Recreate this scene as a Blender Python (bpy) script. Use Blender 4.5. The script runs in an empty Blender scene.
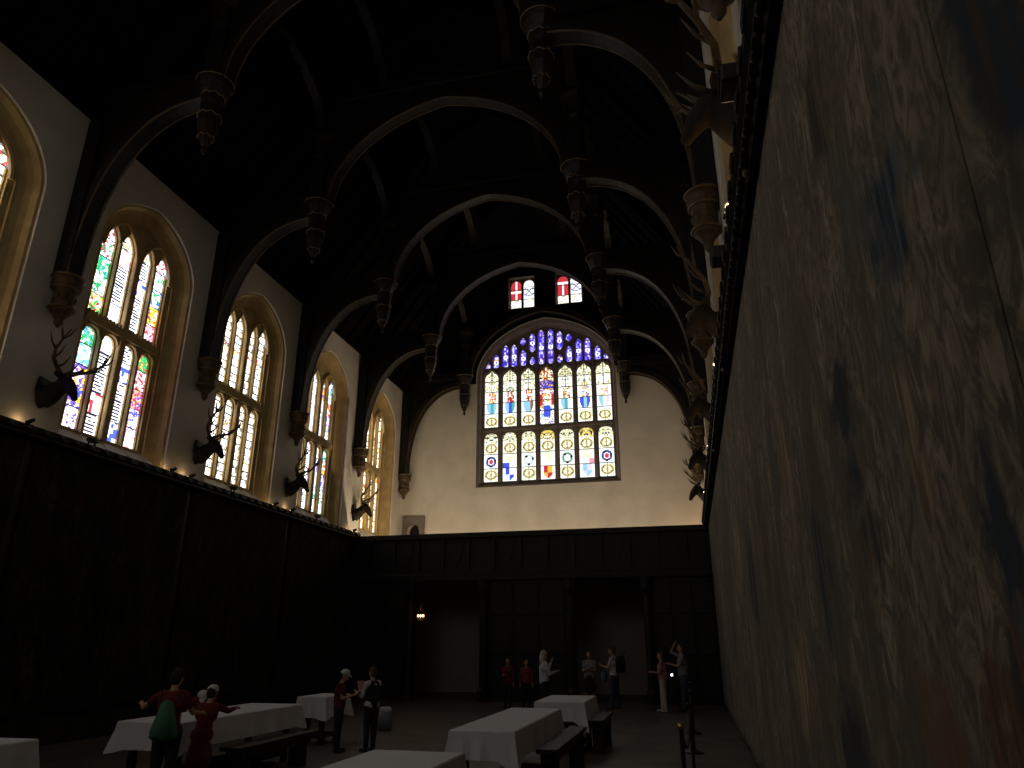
import bpy, bmesh, math, random
from mathutils import Vector, Matrix
from mathutils.geometry import delaunay_2d_cdt
PI = math.pi
C = bpy.context.scene.collection
sc = bpy.context.scene
R = random.Random(7)

# ------------------------------------------------------------------ camera / output
cam_d = bpy.data.cameras.new('camera'); cam = bpy.data.objects.new('camera', cam_d); C.objects.link(cam)
cam_d.sensor_width = 36; cam_d.lens = 36*713/1024; cam_d.clip_start = .05; cam_d.clip_end = 200
PS, TH = math.radians(13.3485), math.radians(19.9637)
fw = Vector((-math.sin(PS)*math.cos(TH), math.cos(PS)*math.cos(TH), math.sin(TH)))
cam.location = (0, 0, 1.7); cam.rotation_euler = fw.to_track_quat('-Z', 'Y').to_euler()
sc.camera = cam
sc.view_settings.view_transform = 'Standard'; sc.view_settings.look = 'None'
sc.view_settings.gamma = 1; sc.view_settings.use_curve_mapping = False
sc.view_settings.exposure = 0.0
sc.cycles.use_denoising = True
sc.cycles.max_bounces = 6; sc.cycles.diffuse_bounces = 4; sc.cycles.sample_clamp_indirect = 4
w = bpy.data.worlds.new('world'); sc.world = w; w.use_nodes = True
w.node_tree.nodes['Background'].inputs[0].default_value = (.55, .65, .8, 1)
w.node_tree.nodes['Background'].inputs[1].default_value = .6

# ------------------------------------------------------------------ materials
def mat(name, col, rough=.7, var=.25, scale=6., bump=0., stretch=(1, 1, 1), metal=0., spec=.3, fine=False):
    m = bpy.data.materials.new(name); m.use_nodes = True
    nt = m.node_tree; b = nt.nodes['Principled BSDF']
    b.inputs['Roughness'].default_value = rough; b.inputs['Metallic'].default_value = metal
    b.inputs['Specular IOR Level'].default_value = spec
    tc = nt.nodes.new('ShaderNodeTexCoord'); mp = nt.nodes.new('ShaderNodeMapping')
    mp.inputs['Scale'].default_value = stretch
    nz = nt.nodes.new('ShaderNodeTexNoise'); nz.inputs['Scale'].default_value = scale; nz.inputs['Detail'].default_value = 6
    rp = nt.nodes.new('ShaderNodeValToRGB')
    c0 = [max(0, c*(1-var)) for c in col]; c1 = [min(1, c*(1+var)) for c in col]
    rp.color_ramp.elements[0].position = .3; rp.color_ramp.elements[1].position = .7
    rp.color_ramp.elements[0].color = (*c0, 1); rp.color_ramp.elements[1].color = (*c1, 1)
    L = nt.links.new
    L(tc.outputs['Object'], mp.inputs['Vector']); L(mp.outputs[0], nz.inputs['Vector'])
    L(nz.outputs[0], rp.inputs[0]); L(rp.outputs[0], b.inputs['Base Color'])
    if bump:
        bp = nt.nodes.new('ShaderNodeBump'); bp.inputs['Strength'].default_value = bump; bp.inputs['Distance'].default_value = .02
        L(nz.outputs[0], bp.inputs['Height']); L(bp.outputs[0], b.inputs['Normal'])
    return m
def emit(name, col, s):
    m = bpy.data.materials.new(name); m.use_nodes = True; nt = m.node_tree
    nt.nodes.remove(nt.nodes['Principled BSDF'])
    e = nt.nodes.new('ShaderNodeEmission'); e.inputs[0].default_value = (*col, 1); e.inputs[1].default_value = s
    nt.links.new(e.outputs[0], nt.nodes['Material Output'].inputs[0]); return m
def glass_mat(name, s):
    m = bpy.data.materials.new(name); m.use_nodes = True; nt = m.node_tree
    nt.nodes.remove(nt.nodes['Principled BSDF'])
    e = nt.nodes.new('ShaderNodeEmission'); e.inputs[1].default_value = s
    a = nt.nodes.new('ShaderNodeVertexColor'); a.layer_name = 'glass'
    nt.links.new(a.outputs[0], e.inputs[0]); nt.links.new(e.outputs[0], nt.nodes['Material Output'].inputs[0]); return m

M = {}
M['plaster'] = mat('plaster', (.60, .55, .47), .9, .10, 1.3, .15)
M['shaded_plaster'] = mat('shaded_plaster', (.42, .37, .34), .9, .1, 1.3)  # wall plaster with the passage's shade put into a darker colour
M['stone'] = mat('stone', (.44, .31, .14), .85, .2, 3., .2)
M['shaded_stone'] = mat('shaded_stone', (.17, .135, .12), .85, .2, 3., .2)  # backlit darkness of the far windows put into the stone colour
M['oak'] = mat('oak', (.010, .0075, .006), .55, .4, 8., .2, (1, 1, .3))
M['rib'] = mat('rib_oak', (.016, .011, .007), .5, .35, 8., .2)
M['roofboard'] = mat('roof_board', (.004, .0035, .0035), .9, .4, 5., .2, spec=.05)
M['edge'] = mat('worn_gilt_edge', (.075, .048, .022), .5, .5, 3.)
M['gilt'] = mat('worn_gilding', (.15, .095, .04), .45, .4, 14., .2, spec=.5)
M['corbel'] = mat('painted_corbel', (.085, .055, .03), .6, .5, 6., .3)
M['panel'] = mat('dark_panelling', (.014, .012, .010), .5, .4, 5., .2, (1, 1, .25))
M['floor'] = mat('floor_stone', (.11, .09, .075), .45, .35, 1.6, .1)
M['cloth'] = mat('white_linen', (.60, .60, .63), .9, .05, 4., .05)
M['iron'] = mat('black_iron', (.012, .012, .013), .45, .2, 10.)
M['brass'] = mat('brass', (.55, .36, .12), .3, .1, 10., metal=1.)
M['antler'] = mat('antler', (.10, .07, .042), .6, .35, 9., .3)
M['hide'] = mat('stag_hide', (.025, .018, .013), .85, .4, 14., .3)
M['rope'] = mat('barrier_rope', (.05, .02, .02), .9, .3, 30., .3)
M['bench'] = mat('bench_oak', (.016, .012, .009), .5, .4, 6., .2)
M['win_left'] = glass_mat('stained_glass_left', 3.2)
M['win_right'] = glass_mat('stained_glass_right', .45)
M['win_end'] = glass_mat('stained_glass_end', 1.5)
M['win_near'] = glass_mat('stained_glass_near', 2.6)
M['bulb'] = emit('warm_bulb', (1, .72, .38), 14)
M['flame'] = emit('candle_bulb', (1, .45, .18), 9)
M['screen'] = emit('phone_screen', (.9, .95, 1), 3)

# tapestry weave: figures, robes and foliage in faded wools
def tapestry(name, base, dark, blue, red, light, seed, gain=1., sc1=1.0, robes=()):
    m = bpy.data.materials.new(name); m.use_nodes = True; nt = m.node_tree; L = nt.links.new
    b = nt.nodes['Principled BSDF']; b.inputs['Roughness'].default_value = .95; b.inputs['Specular IOR Level'].default_value = .1
    tc = nt.nodes.new('ShaderNodeTexCoord')
    def mp(s, o):
        n = nt.nodes.new('ShaderNodeMapping'); n.inputs['Scale'].default_value = s; n.inputs['Location'].default_value = o
        L(tc.outputs['Object'], n.inputs['Vector']); return n.outputs[0]
    def noise(v, s, d=5, dist=0., rough=.55):
        n = nt.nodes.new('ShaderNodeTexNoise'); n.inputs['Scale'].default_value = s; n.inputs['Detail'].default_value = d
        n.inputs['Distortion'].default_value = dist; n.inputs['Roughness'].default_value = rough
        L(v, n.inputs['Vector']); return n.outputs[0]
    def ramp(f, p0, p1):
        r = nt.nodes.new('ShaderNodeMapRange'); r.inputs['From Min'].default_value = p0; r.inputs['From Max'].default_value = p1
        r.clamp = True; L(f, r.inputs['Value']); return r.outputs[0]
    def mix(f, a, c):
        n = nt.nodes.new('ShaderNodeMix'); n.data_type = 'RGBA'; L(f, n.inputs['Factor'])
        for s, v in ((n.inputs['A'], a), (n.inputs['B'], c)):
            if isinstance(v, tuple): s.default_value = (*[x*gain for x in v], 1)
            else: L(v, s)
        return n.outputs['Result']
    o = (0, seed*3.7, seed*1.3)
    big = noise(mp((1, .55*sc1, .42*sc1), o), 1.1, 4, 1.2)
    fold = noise(mp((1, 1.5*sc1, .35*sc1), (3, seed, 9)), 2.2, 6, 1.6)
    fig = noise(mp((1, .8*sc1, .5*sc1), (11, seed*2, 4)), 1.5, 3, 2.0)
    rd = noise(mp((1, .9*sc1, .6*sc1), (21, seed*5, 14)), 1.7, 3, 1.4)
    det = noise(mp((1, 1, .5), (5, 2, seed)), 7., 8, 2.5, .65)
    c = mix(ramp(big, .38, .62), dark, base)
    c = mix(ramp(fold, .46, .66), c, light)
    c = mix(ramp(fig, .57, .66), c, blue)
    c = mix(ramp(rd, .60, .70), c, red)
    c = mix(ramp(det, .60, .42), c, dark)
    wv = nt.nodes.new('ShaderNodeTexNoise'); wv.inputs['Scale'].default_value = 3.2; wv.inputs['Detail'].default_value = 5; L(tc.outputs['Object'], wv.inputs['Vector'])
    ad = nt.nodes.new('ShaderNodeVectorMath'); ad.operation = 'MULTIPLY_ADD'; ad.inputs[1].default_value = (.7, .7, 1.); L(wv.outputs['Color'], ad.inputs[0]); L(tc.outputs['Object'], ad.inputs[2])
    st = noise(mp((1, 9, .8), (2, 3, 8)), 1.6, 3, .8)
    for y, z, ry, rz, ci, tone in robes:
        m1 = nt.nodes.new('ShaderNodeMapping'); m1.inputs['Scale'].default_value = (0, 1/ry, 1/rz); m1.inputs['Location'].default_value = (0, -(y+.35)/ry, -(z+.5)/rz)
        L(ad.outputs[0], m1.inputs['Vector']); ln = nt.nodes.new('ShaderNodeVectorMath'); ln.operation = 'LENGTH'; L(m1.outputs[0], ln.inputs[0])
        fold_c = mix(ramp(st, .42, .62), ci, tone); c = mix(ramp(ln.outputs['Value'], 1.15, .60), c, fold_c)
    L(c, b.inputs['Base Color'])
    bp = nt.nodes.new('ShaderNodeBump'); bp.inputs['Strength'].default_value = .25; bp.inputs['Distance'].default_value = .02
    L(det, bp.inputs['Height']); L(bp.outputs[0], b.inputs['Normal'])
    return m
DB, LB, DK, BR, OC, RU = (.030, .042, .055), (.09, .105, .115), (.055, .047, .040), (.12, .09, .06), (.25, .20, .13), (.14, .075, .05)
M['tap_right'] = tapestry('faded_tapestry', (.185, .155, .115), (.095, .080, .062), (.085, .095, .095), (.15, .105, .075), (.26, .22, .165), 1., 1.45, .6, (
    (2.42, 3.10, .22, .30, DB, LB), (2.60, 2.45, .13, .34, BR, OC), (3.55, 2.75, .20, .32, DB, DK), (3.45, 2.1, .14, .3, BR, DB), (1.50, 3.3, .22, .8, DK, DB), (1.42, 2.2, .22, .5, DK, BR), (5.6, 2.9, .35, .5, BR, OC),
    (4.6, 2.1, .3, .4, DB, BR), (7.5, 2.6, .5, .6, BR, DK), (2.9, 1.3, .3, .3, RU, BR), (2.2, 1.5, .16, .25, DK, RU), (4.4, 1.1, .3, .4, DB, DK), (3.1, 4.1, .3, .3, DK, BR), (6.2, 1.4, .4, .4, OC, BR), (9.5, 2.4, .6, .6, DB, BR), (11.5, 3.0, .6, .6, OC, BR), (2.05, 1.9, .12, .35, DB, DK)))
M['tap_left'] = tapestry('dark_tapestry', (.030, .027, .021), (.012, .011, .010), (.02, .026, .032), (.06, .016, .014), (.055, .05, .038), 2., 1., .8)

# ------------------------------------------------------------------ mesh helpers
def tagp(o, label, cat, group=None, kind=None):
    o['label'] = label; o['category'] = cat
    if group: o['group'] = group
    if kind: o['kind'] = kind
    return o
def obj(name, bm, m, parent=None, smooth=False):
    me = bpy.data.meshes.new(name)
    if isinstance(bm, bmesh.types.BMesh):
        bm.to_mesh(me); bm.free()
    else: me = bm
    me.materials.clear(); me.materials.append(M[m] if isinstance(m, str) else m)
    o = bpy.data.objects.new(name, me); C.objects.link(o)
    if smooth:
        for p in me.polygons: p.use_smooth = True
    if parent: o.parent = parent
    return o
def thing(name, label, cat, loc=(0, 0, 0), rz=0, group=None, kind=None):
    o = bpy.data.objects.new(name, None); C.objects.link(o); o.location = loc; o.rotation_euler = (0, 0, rz)
    o.empty_display_size = .2
    return tagp(o, label, cat, group, kind)
def dup(root, loc, rz=None, label=None, scale=None):
    r = root.copy(); C.objects.link(r); r.location = loc
    if rz is not None: r.rotation_euler = (0, 0, rz)
    if label: r['label'] = label
    if scale: r.scale = (scale,)*3
    for ch in list(root.children):
        c = ch.copy(); C.objects.link(c); c.parent = r
        for g in list(ch.children):
            d = g.copy(); C.objects.link(d); d.parent = c
    return r
def NB(): return bmesh.new()
def box(bm, x0, x1, y0, y1, z0, z1, bev=0.):
    r = bmesh.ops.create_cube(bm, size=1)
    for v in r['verts']:
        v.co = Vector((x0+(v.co.x+.5)*(x1-x0), y0+(v.co.y+.5)*(y1-y0), z0+(v.co.z+.5)*(z1-z0)))
    if bev:
        es = list({e for v in r['verts'] for e in v.link_edges})
        bmesh.ops.bevel(bm, geom=es, offset=bev, segments=2, affect='EDGES', profile=.5)
    return bm
def tube(bm, pts, rad, n=8, cap=True):
    pts = [Vector(p) for p in pts]
    if not hasattr(rad, '__len__'): rad = [rad]*len(pts)
    rings = []; up = Vector((0, 0, 1))
    for i, p in enumerate(pts):
        d = (pts[min(i+1, len(pts)-1)]-pts[max(i-1, 0)]).normalized()
        a = d.cross(up)
        if a.length < .05: a = d.cross(Vector((1, 0, 0)))
        a.normalize(); b = d.cross(a).normalized()
        rings.append([bm.verts.new(p+(a*math.cos(2*PI*k/n)+b*math.sin(2*PI*k/n))*rad[i]) for k in range(n)])
    for r0, r1 in zip(rings, rings[1:]):
        for k in range(n): bm.faces.new((r0[k], r0[(k+1) % n], r1[(k+1) % n], r1[k]))
    if cap:
        bm.faces.new(rings[0]); bm.faces.new(rings[-1][::-1])
    bmesh.ops.recalc_face_normals(bm, faces=bm.faces)
    return bm
def lathe(bm, prof, n=16, cx=0, cy=0, rot=0.):
    rings = []
    for r, z in prof:
        rings.append([bm.verts.new((cx+r*math.cos(2*PI*k/n+rot), cy+r*math.sin(2*PI*k/n+rot), z)) for k in range(n)])
    for a, b in zip(rings, rings[1:]):
        for k in range(n): bm.faces.new((a[k], a[(k+1) % n], b[(k+1) % n], b[k]))
    bm.faces.new(rings[0]); bm.faces.new(rings[-1])
    bmesh.ops.recalc_face_normals(bm, faces=bm.faces)
    return bm
def ball(bm, c, r, seg=12, sc_=(1, 1, 1)):
    q = bmesh.ops.create_uvsphere(bm, u_segments=seg, v_segments=max(6, seg*2//3), radius=1)
    for v in q['verts']: v.co = Vector((c[0]+v.co.x*r*sc_[0], c[1]+v.co.y*r*sc_[1], c[2]+v.co.z*r*sc_[2]))
    return bm
_cnt = [0]
def plate(outer, holes, depth, fn):
    """flat plate with holes; fn maps (u, v, w) with w in 0..depth to the hall"""
    vs = []; es = []
    for ring in [outer]+holes:
        r = [q for k, q in enumerate(ring) if math.dist(q, ring[k-1]) > 1e-5]; n0 = len(vs)
        vs += [Vector(q) for q in r]; es += [(n0+k, n0+(k+1) % len(r)) for k in range(len(r))]
    V, _, T, *_ = delaunay_2d_cdt(vs, es, [], 0, 1e-5)
    def inside(p, ring):
        c = False
        for k in range(len(ring)):
            (x0, y0), (x1, y1) = ring[k-1], ring[k]
            if (y0 > p[1]) != (y1 > p[1]) and p[0] < (x1-x0)*(p[1]-y0)/(y1-y0)+x0: c = not c
        return c
    bm = NB(); A = [bm.verts.new(fn(v.x, v.y, 0)) for v in V]; B = [bm.verts.new(fn(v.x, v.y, depth)) for v in V]
    ec = {}
    for t in T:
        c = (V[t[0]]+V[t[1]]+V[t[2]])/3
        if not inside(c, outer) or any(inside(c, h) for h in holes): continue
        bm.faces.new([A[k] for k in t]); bm.faces.new([B[k] for k in reversed(t)])
        for k in range(3):
            e = (t[k-1], t[k]); ec[e] = 1
    for (i, j) in ec:
        if (j, i) not in ec: bm.faces.new((A[j], A[i], B[i], B[j]))
    for v in [v for v in bm.verts if not v.link_faces]: bm.verts.remove(v)
    bmesh.ops.recalc_face_normals(bm, faces=bm.faces)
    return bm
def merge(bm, other):
    me = bpy.data.meshes.new('t'); other.to_mesh(me); other.free(); bm.from_mesh(me); bpy.data.meshes.remove(me); return bm
def extr_y(bm, ring, y0, y1):
    """closed (x, z) ring extruded along y"""
    a = [bm.verts.new((x, y0, z)) for x, z in ring]; b = [bm.verts.new((x, y1, z)) for x, z in ring]
    n = len(ring)
    for k in range(n): bm.faces.new((a[k], a[(k+1) % n], b[(k+1) % n], b[k]))
    bm.faces.new(a); bm.faces.new(b[::-1])
    bmesh.ops.recalc_face_normals(bm, faces=bm.faces); return bm
def band_y(bm, inner, outer, y0, y1):
    """strip between two open (x, z) curves, extruded in y"""
    n = len(inner)
    V = [[bm.verts.new((x, y, z)) for x, z in c] for c in (inner, outer) for y in (y0, y1)]
    i0, i1, o0, o1 = V
    for k in range(n-1):
        bm.faces.new((i0[k], i0[k+1], i1[k+1], i1[k])); bm.faces.new((o0[k], o0[k+1], o1[k+1], o1[k]))
        bm.faces.new((i0[k], i0[k+1], o0[k+1], o0[k])); bm.faces.new((i1[k], i1[k+1], o1[k+1], o1[k]))
    for k in (0, n-1): bm.faces.new((i0[k], i1[k], o1[k], o0[k]))
    bmesh.ops.recalc_face_normals(bm, faces=bm.faces); return bm
def tudor(t): return .80*math.sqrt(max(0, 1-abs(t)**2.3))+.20*(1-abs(t))
def arch_line(c, a, zs, r, n=24):
    return [(c+a*math.cos(PI-PI*k/n), zs+r*tudor(math.cos(PI-PI*k/n))) for k in range(n+1)]
def opening(c, a, zb, zs, r, n=24): return [(c-a, zb)]+arch_line(c, a, zs, r, n)+[(c+a, zb)]
def light_ring(c, hw, z0, z1, kind='round', n=10):
    """a window light: rectangle with a shaped head"""
    hh = {'round': hw*.95, 'point': hw*1.5, 'seg': hw*.7, 'ogee': hw*1.25}[kind]
    zs = z1-hh; pts = [(c-hw, z0), (c-hw, zs)]
    for k in range(1, n):
        t = -1+2*k/n
        if kind == 'point': z = (1-abs(t)**1.7)
        elif kind == 'ogee':
            z = .62*math.sqrt(1-t*t)+.38*max(0, 1-abs(t)*3.2) if abs(t) < 1 else 0
        else: z = math.sqrt(1-t*t)
        pts.append((c+hw*t, zs+hh*z))
    pts += [(c+hw, zs), (c+hw, z0)]
    return pts

XL, XR, YN, YF, XC = -11.45, .95, -3.4, 27.9, -5.25
TY = [5.55, 10.0, 14.45, 18.92, 23.38, 27.72]          # trusses
BAYS = [-1.17, 3.30, 7.76, 12.22, 16.68, 21.14, 25.58]     # window bays
PLATE = 12.05
# ------------------------------------------------------------------ stained glass painting (colour of each small piece)
WHITE = (.96, .98, 1.0); CREAM = (.95, .88, .66); LEAD = (.008, .008, .012)
PAL = dict(green=(.03, .30, .10), blue=(.05, .08, .55), sky=(.25, .50, .70), red=(.45, .03, .04), gold=(.75, .42, .06), pink=(.70, .28, .35),
           purple=(.14, .07, .42), grey=(.45, .45, .5), white=WHITE, brown=(.25, .10, .04), teal=(.08, .33, .35), cream=CREAM, lilac=(.60, .55, .85))
def h2(a, b, s=0):
    x = math.sin(a*127.1+b*311.7+s*74.7)*43758.5453; return x-math.floor(x)
def mosaic(u, v, pal, s, cell=.07):
    ju = u+.025*math.sin(v*31+s); jv = v+.025*math.sin(u*27+s*2)
    i, j = math.floor(ju/cell), math.floor(jv/cell)
    if (ju/cell-i) < .16 or (jv/cell-j) < .12: return LEAD if h2(i, j, s+3) < .6 else PAL[pal[0]]
    return PAL[pal[int(h2(i, j, s)*len(pal)) % len(pal)]]
def script_lines(u, v, s, w_):
    """white glass crossed by lines of minute lettering"""
    k = (v/.0725) % 1
    if k < .62 and abs(u) < w_*.84 and h2(math.floor(u/.04), math.floor(v/.0725), s) < .88: return (.025, .025, .055)
    return WHITE
def roundel(u, v, r, ring, core, bg):
    d = math.hypot(u, v)
    if d < r*.35: return core
    if d < r*.5: return WHITE
    if d < r*.85: return ring if (math.floor(math.atan2(v, u)*5/PI) % 3) else LEAD
    return bg
def wreath(u, v, rx, rz):
    d = math.hypot(u/rx, v/rz); an = math.atan2(v, u)
    if .68 < d < .98: return (.36, .28, .07) if h2(math.floor(an*5), 3) < .7 else (.09, .085, .04)
    if .98 <= d < 1.12: return (.82, .80, .60)
    if d <= .22: return (.42, .32, .10)
    if abs(u) < .02 and d < 1.45: return (.08, .075, .05)
    if d < .68: return (.90, .86, .62) if h2(math.floor(u/.05), math.floor(v/.05), 9) < .75 else (.55, .50, .28)
    return (.93, .93, .82) if h2(math.floor(u/.06), math.floor(v/.06), 4) < .8 else (.55, .56, .46)
def quarry(u, v, s):
    if (v % .23) < .042: return (.05, .045, .04)
    if abs(u) < .02 and h2(1, math.floor(v/.24), s) < .6: return (.2, .19, .17)
    k = h2(math.floor(u/.05), math.floor(v/.07), s+5)
    if k < .16: return (.16, .15, .13)
    return (1, .98, .93) if h2(math.floor(u/.14), math.floor(v/.24), s) < .8 else (.85, .82, .66)
BAR = .46
def left_glass(style, col, tier, u, v, hw, H):
    """u from the light's middle, v from its foot"""
    s = style*11+col*3+tier*7
    if (v % BAR) < .028: return LEAD
    b = int(v/BAR); outer = col in (0, 3)
    if style == 0 or style == 1:
        if col == 0:
            pal = [['gold', 'red', 'green', 'white'], ['white', 'green', 'grey', 'white'], ['green', 'green', 'white', 'teal'], ['white', 'white', 'red', 'green'], ['white', 'lilac', 'white', 'red']][b % 5] if tier else \
                  [['white', 'purple', 'cream', 'lilac'], ['purple', 'blue', 'gold', 'white'], ['purple', 'purple', 'lilac', 'gold'], ['sky', 'white', 'lilac', 'teal'], ['green', 'green', 'white', 'teal']][b % 5]
            return mosaic(u, v, pal, s)
        if col == 3:
            pal = [['pink', 'red', 'white', 'pink'], ['gold', 'gold', 'red', 'cream'], ['green', 'blue', 'white', 'lilac'], ['white', 'lilac', 'white', 'green'], ['red', 'white', 'pink', 'white']][b % 5] if tier else \
                  [['white', 'lilac', 'white', 'pink'], ['lilac', 'white', 'blue', 'pink'], ['red', 'gold', 'pink', 'purple'], ['red', 'white', 'pink', 'white'], ['green', 'green', 'gold', 'red']][b % 5]
            return mosaic(u, v, pal, s, .06)
        if (b+col+tier) % 3 == 2:
            if h2(math.floor(u/.09), math.floor(v/.11), s) < .4: return PAL[['red', 'pink', 'gold', 'blue', 'lilac', 'red'][int(h2(b, col, s)*6) % 6]]
            return WHITE
        if v > H-.30 and tier: return roundel(u, v-H+.2, .13, (.20, .25, .10), PAL['gold'], WHITE)
        if u < -hw+.05 and h2(b, 1, s) < .7: return (.45, .42, .8)
        return script_lines(u, v, s, hw)
    if style == 2:
        if (b == 2 and tier) or (b == 1 and not tier and col == 3) or (b == 3 and col == 1 and not tier):
            if math.hypot(u, (v % BAR)-.23) < .17 and h2(math.floor(u/.05), math.floor(v/.05), s) < .55:
                return PAL[['gold', 'red', 'brown', 'grey'][int(h2(math.floor(u/.05), math.floor(v/.05), s+1)*4) % 4]]
        return quarry(u, v, s)
    if style == 3:
        if col == 3 or (col == 2 and b % 2) or (col == 0 and b % 3 == 1):
            return mosaic(u, v, [['white', 'green', 'blue', 'white'], ['purple', 'blue', 'white', 'lilac'], ['gold', 'white', 'red', 'purple'], ['green', 'white', 'teal', 'white']][(b+tier+col) % 4], s)
        if (b+col) % 3 == 0: return mosaic(u, v, ['white', 'white', 'lilac', 'red', 'white', 'grey'], s)
        return script_lines(u, v, s, hw)
    if (b+col) % 3 == 1 and h2(math.floor(u/.06), math.floor(v/.07), s) < .45:
        return PAL[['gold', 'brown', 'cream', 'red', 'cream'][int(h2(math.floor(u/.06), math.floor(v/.07), s+1)*5) % 5]]
    q = quarry(u, v, s); return (q[0], q[1]*.94, q[2]*.78)
def shield(u, v, w_, h_):
    if v < 0: return abs(u) < w_*math.sqrt(max(0, 1-(v/h_)**2))
    return abs(u) < w_ and v < h_*.8
def end_glass(col, tier, u, v, hw, H):
    s = col*5+tier*13
    if tier:
        if min(abs(v-k) for k in (.62, 1.12, 1.62, 2.10)) < .022: return LEAD
        if col == 3:
            if v < .35: return mosaic(u, v, ['white', 'cream', 'white', 'lilac'], s, .1)
            if v < .85:
                if abs(u) < .16-.12*abs(v-.6): return PAL['blue']
                return mosaic(u, v, ['white', 'sky', 'white', 'gold'], s, .08)
            if v < 1.35: return PAL['red'] if abs(u) > .20 else mosaic(u, v, ['gold', 'white', 'cream', 'cream'], s, .08)
            if v < 1.62: return mosaic(u, v, ['white', 'lilac', 'gold', 'white', 'red'], s, .07)
            if v < 1.98: return mosaic(u, v, ['blue', 'blue', 'purple', 'gold'], s, .08)
            return mosaic(u, v, ['cream', 'gold', 'brown', 'cream', 'red'], s, .07)
        if v < .56: return wreath(u, v-.29, .25, .20)
        if v < 1.12:
            if shield(u, v-.92, .21, .30):
                p = [['sky', 'teal', 'sky'], ['sky', 'blue', 'teal'], ['sky', 'sky', 'brown'], 0, ['sky', 'teal', 'white'], ['blue', 'sky', 'blue'], ['sky', 'white', 'lilac']][col]
                return PAL[p[int((u+.21)/.15) % 3]]
            return (.96, .96, .92)
        if v < 1.62:
            if abs(u-.04) < .15 and h2(math.floor(u/.06), math.floor(v/.06), s) < .62:
                return PAL[[['red', 'gold', 'pink'], ['red', 'red', 'brown'], ['brown', 'gold', 'red'], 0, ['gold', 'brown', 'red'], ['grey', 'gold', 'blue'], ['cream', 'gold', 'pink']][col][int(h2(math.floor(u/.06), math.floor(v/.06), s+1)*3) % 3]]
            return (.97, .95, .84)
        if abs(u) < .014 and v > 1.62: return LEAD
        if v > 2.10: return (.85, .84, .62) if h2(math.floor(abs(u)/.05), math.floor(v/.05), s) < .66 else ((.20, .22, .10) if h2(math.floor(abs(u)/.05), math.floor(v/.05), s+2) < .6 else (.50, .42, .16))
        return (.94, .95, .82) if h2(math.floor(abs(u)/.05), math.floor(v/.06), s) < .62 else ((.30, .34, .28) if h2(math.floor(abs(u)/.05), math.floor(v/.06), s+2) < .55 else (.60, .52, .22))
    if min(abs(v-k) for k in (.60, 1.19)) < .022: return LEAD
    if v < .58: return wreath(u, v-.32, .26, .21) if col not in (1, 3, 5) else (
        PAL[[0, 'blue', 0, 'red', 0, 'sky'][col] if (u < 0) == (v > .32) else [0, 'white', 0, 'gold', 0, 'lilac'][col]] if shield(u, v-.38, .2, .30) else (.97, .97, .97))
    if v < 1.17:
        if col in (0, 6): return roundel(u, v-.88, .27, (.05, .06, .22), (.5, .05, .10), (.96, .97, 1))
        if col in (2, 4): return roundel(u, v-.88, .27, [(.45, .60, .55), 0, (.12, .28, .18)][col-2], (.8, .85, .8), (.96, .98, .96))
        if v < .80: return PAL['blue'] if u < 0 and col == 1 else (PAL['pink'] if u > 0.1 and col == 5 else (.96, .95, .88))
        return (.75, .70, .35) if abs(u) < .2-.3*abs(v-.95) and h2(math.floor(u/.05), math.floor(v/.05), s) < .6 else (.97, .96, .86)
    if v < 1.72: return wreath(u, v-1.45, .25, .22)
    return ((.62, .48, .10) if col in (3, 5) else (.62, .60, .38)) if h2(math.floor(abs(u)/.05), math.floor(v/.05), s) < .55 else ((.035, .035, .03) if h2(math.floor(abs(u)/.05), math.floor(v/.05), s+2) < .6 else (.9, .88, .74))
def tracery_glass(u, v, H, hw, s):
    d = math.hypot(u, v-H*.5)
    if H > .5 and d < .10: return WHITE if d > .045 else PAL['blue']
    if (v % .34) < .02: return LEAD
    k = h2(math.floor(u/.07), math.floor(v/.09), s)
    if abs(u) > hw*.72: return (.045, .02, .34)
    if s in (0, 1, 11) and .25 < v < H*.7: return [(.20, .45, .62), (.62, .30, .06), (.62, .52, .22), (.25, .10, .45)][int(v/.28) % 4]
    return (.055, .035, .55) if k < .42 else ((.30, .28, .80) if k < .72 else ((.70, .66, .92) if k < .9 else (.16, .05, .38)))

class Pane:
    """small flat pieces of coloured glass, one mesh"""
    def __init__(s, fn): s.v = []; s.f = []; s.c = []; s.fn = fn
    def patch(s, c, hw, z0, z1, cell, col):
        nu = max(2, round(2*hw/cell)); nv = max(2, round((z1-z0)/cell)); b = len(s.v)
        for j in range(nv+1):
            for i in range(nu+1): s.v.append(s.fn(c-hw+2*hw*i/nu, z0+(z1-z0)*j/nv))
        for j in range(nv):
            for i in range(nu):
                k = b+j*(nu+1)+i; s.f.append((k, k+1, k+nu+2, k+nu+1))
                s.c.append(col(-hw+2*hw*(i+.5)/nu, (z1-z0)*(j+.5)/nv))
    def mesh(s):
        me = bpy.data.meshes.new('stained_glass'); me.from_pydata(s.v, [], s.f)
        a = me.color_attributes.new('glass', 'FLOAT_COLOR', 'CORNER'); d = []
        for c, p in zip(s.c, me.polygons): d += [*c, 1.]*p.loop_total
        a.data.foreach_set('color', d); me.update(); return me

def loft(bm, rings):
    V = [[bm.verts.new(p) for p in r] for r in rings]
    for a, b in zip(V, V[1:]):
        for k in range(len(a)-1): bm.faces.new((a[k], a[k+1], b[k+1], b[k]))
    return V

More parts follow.
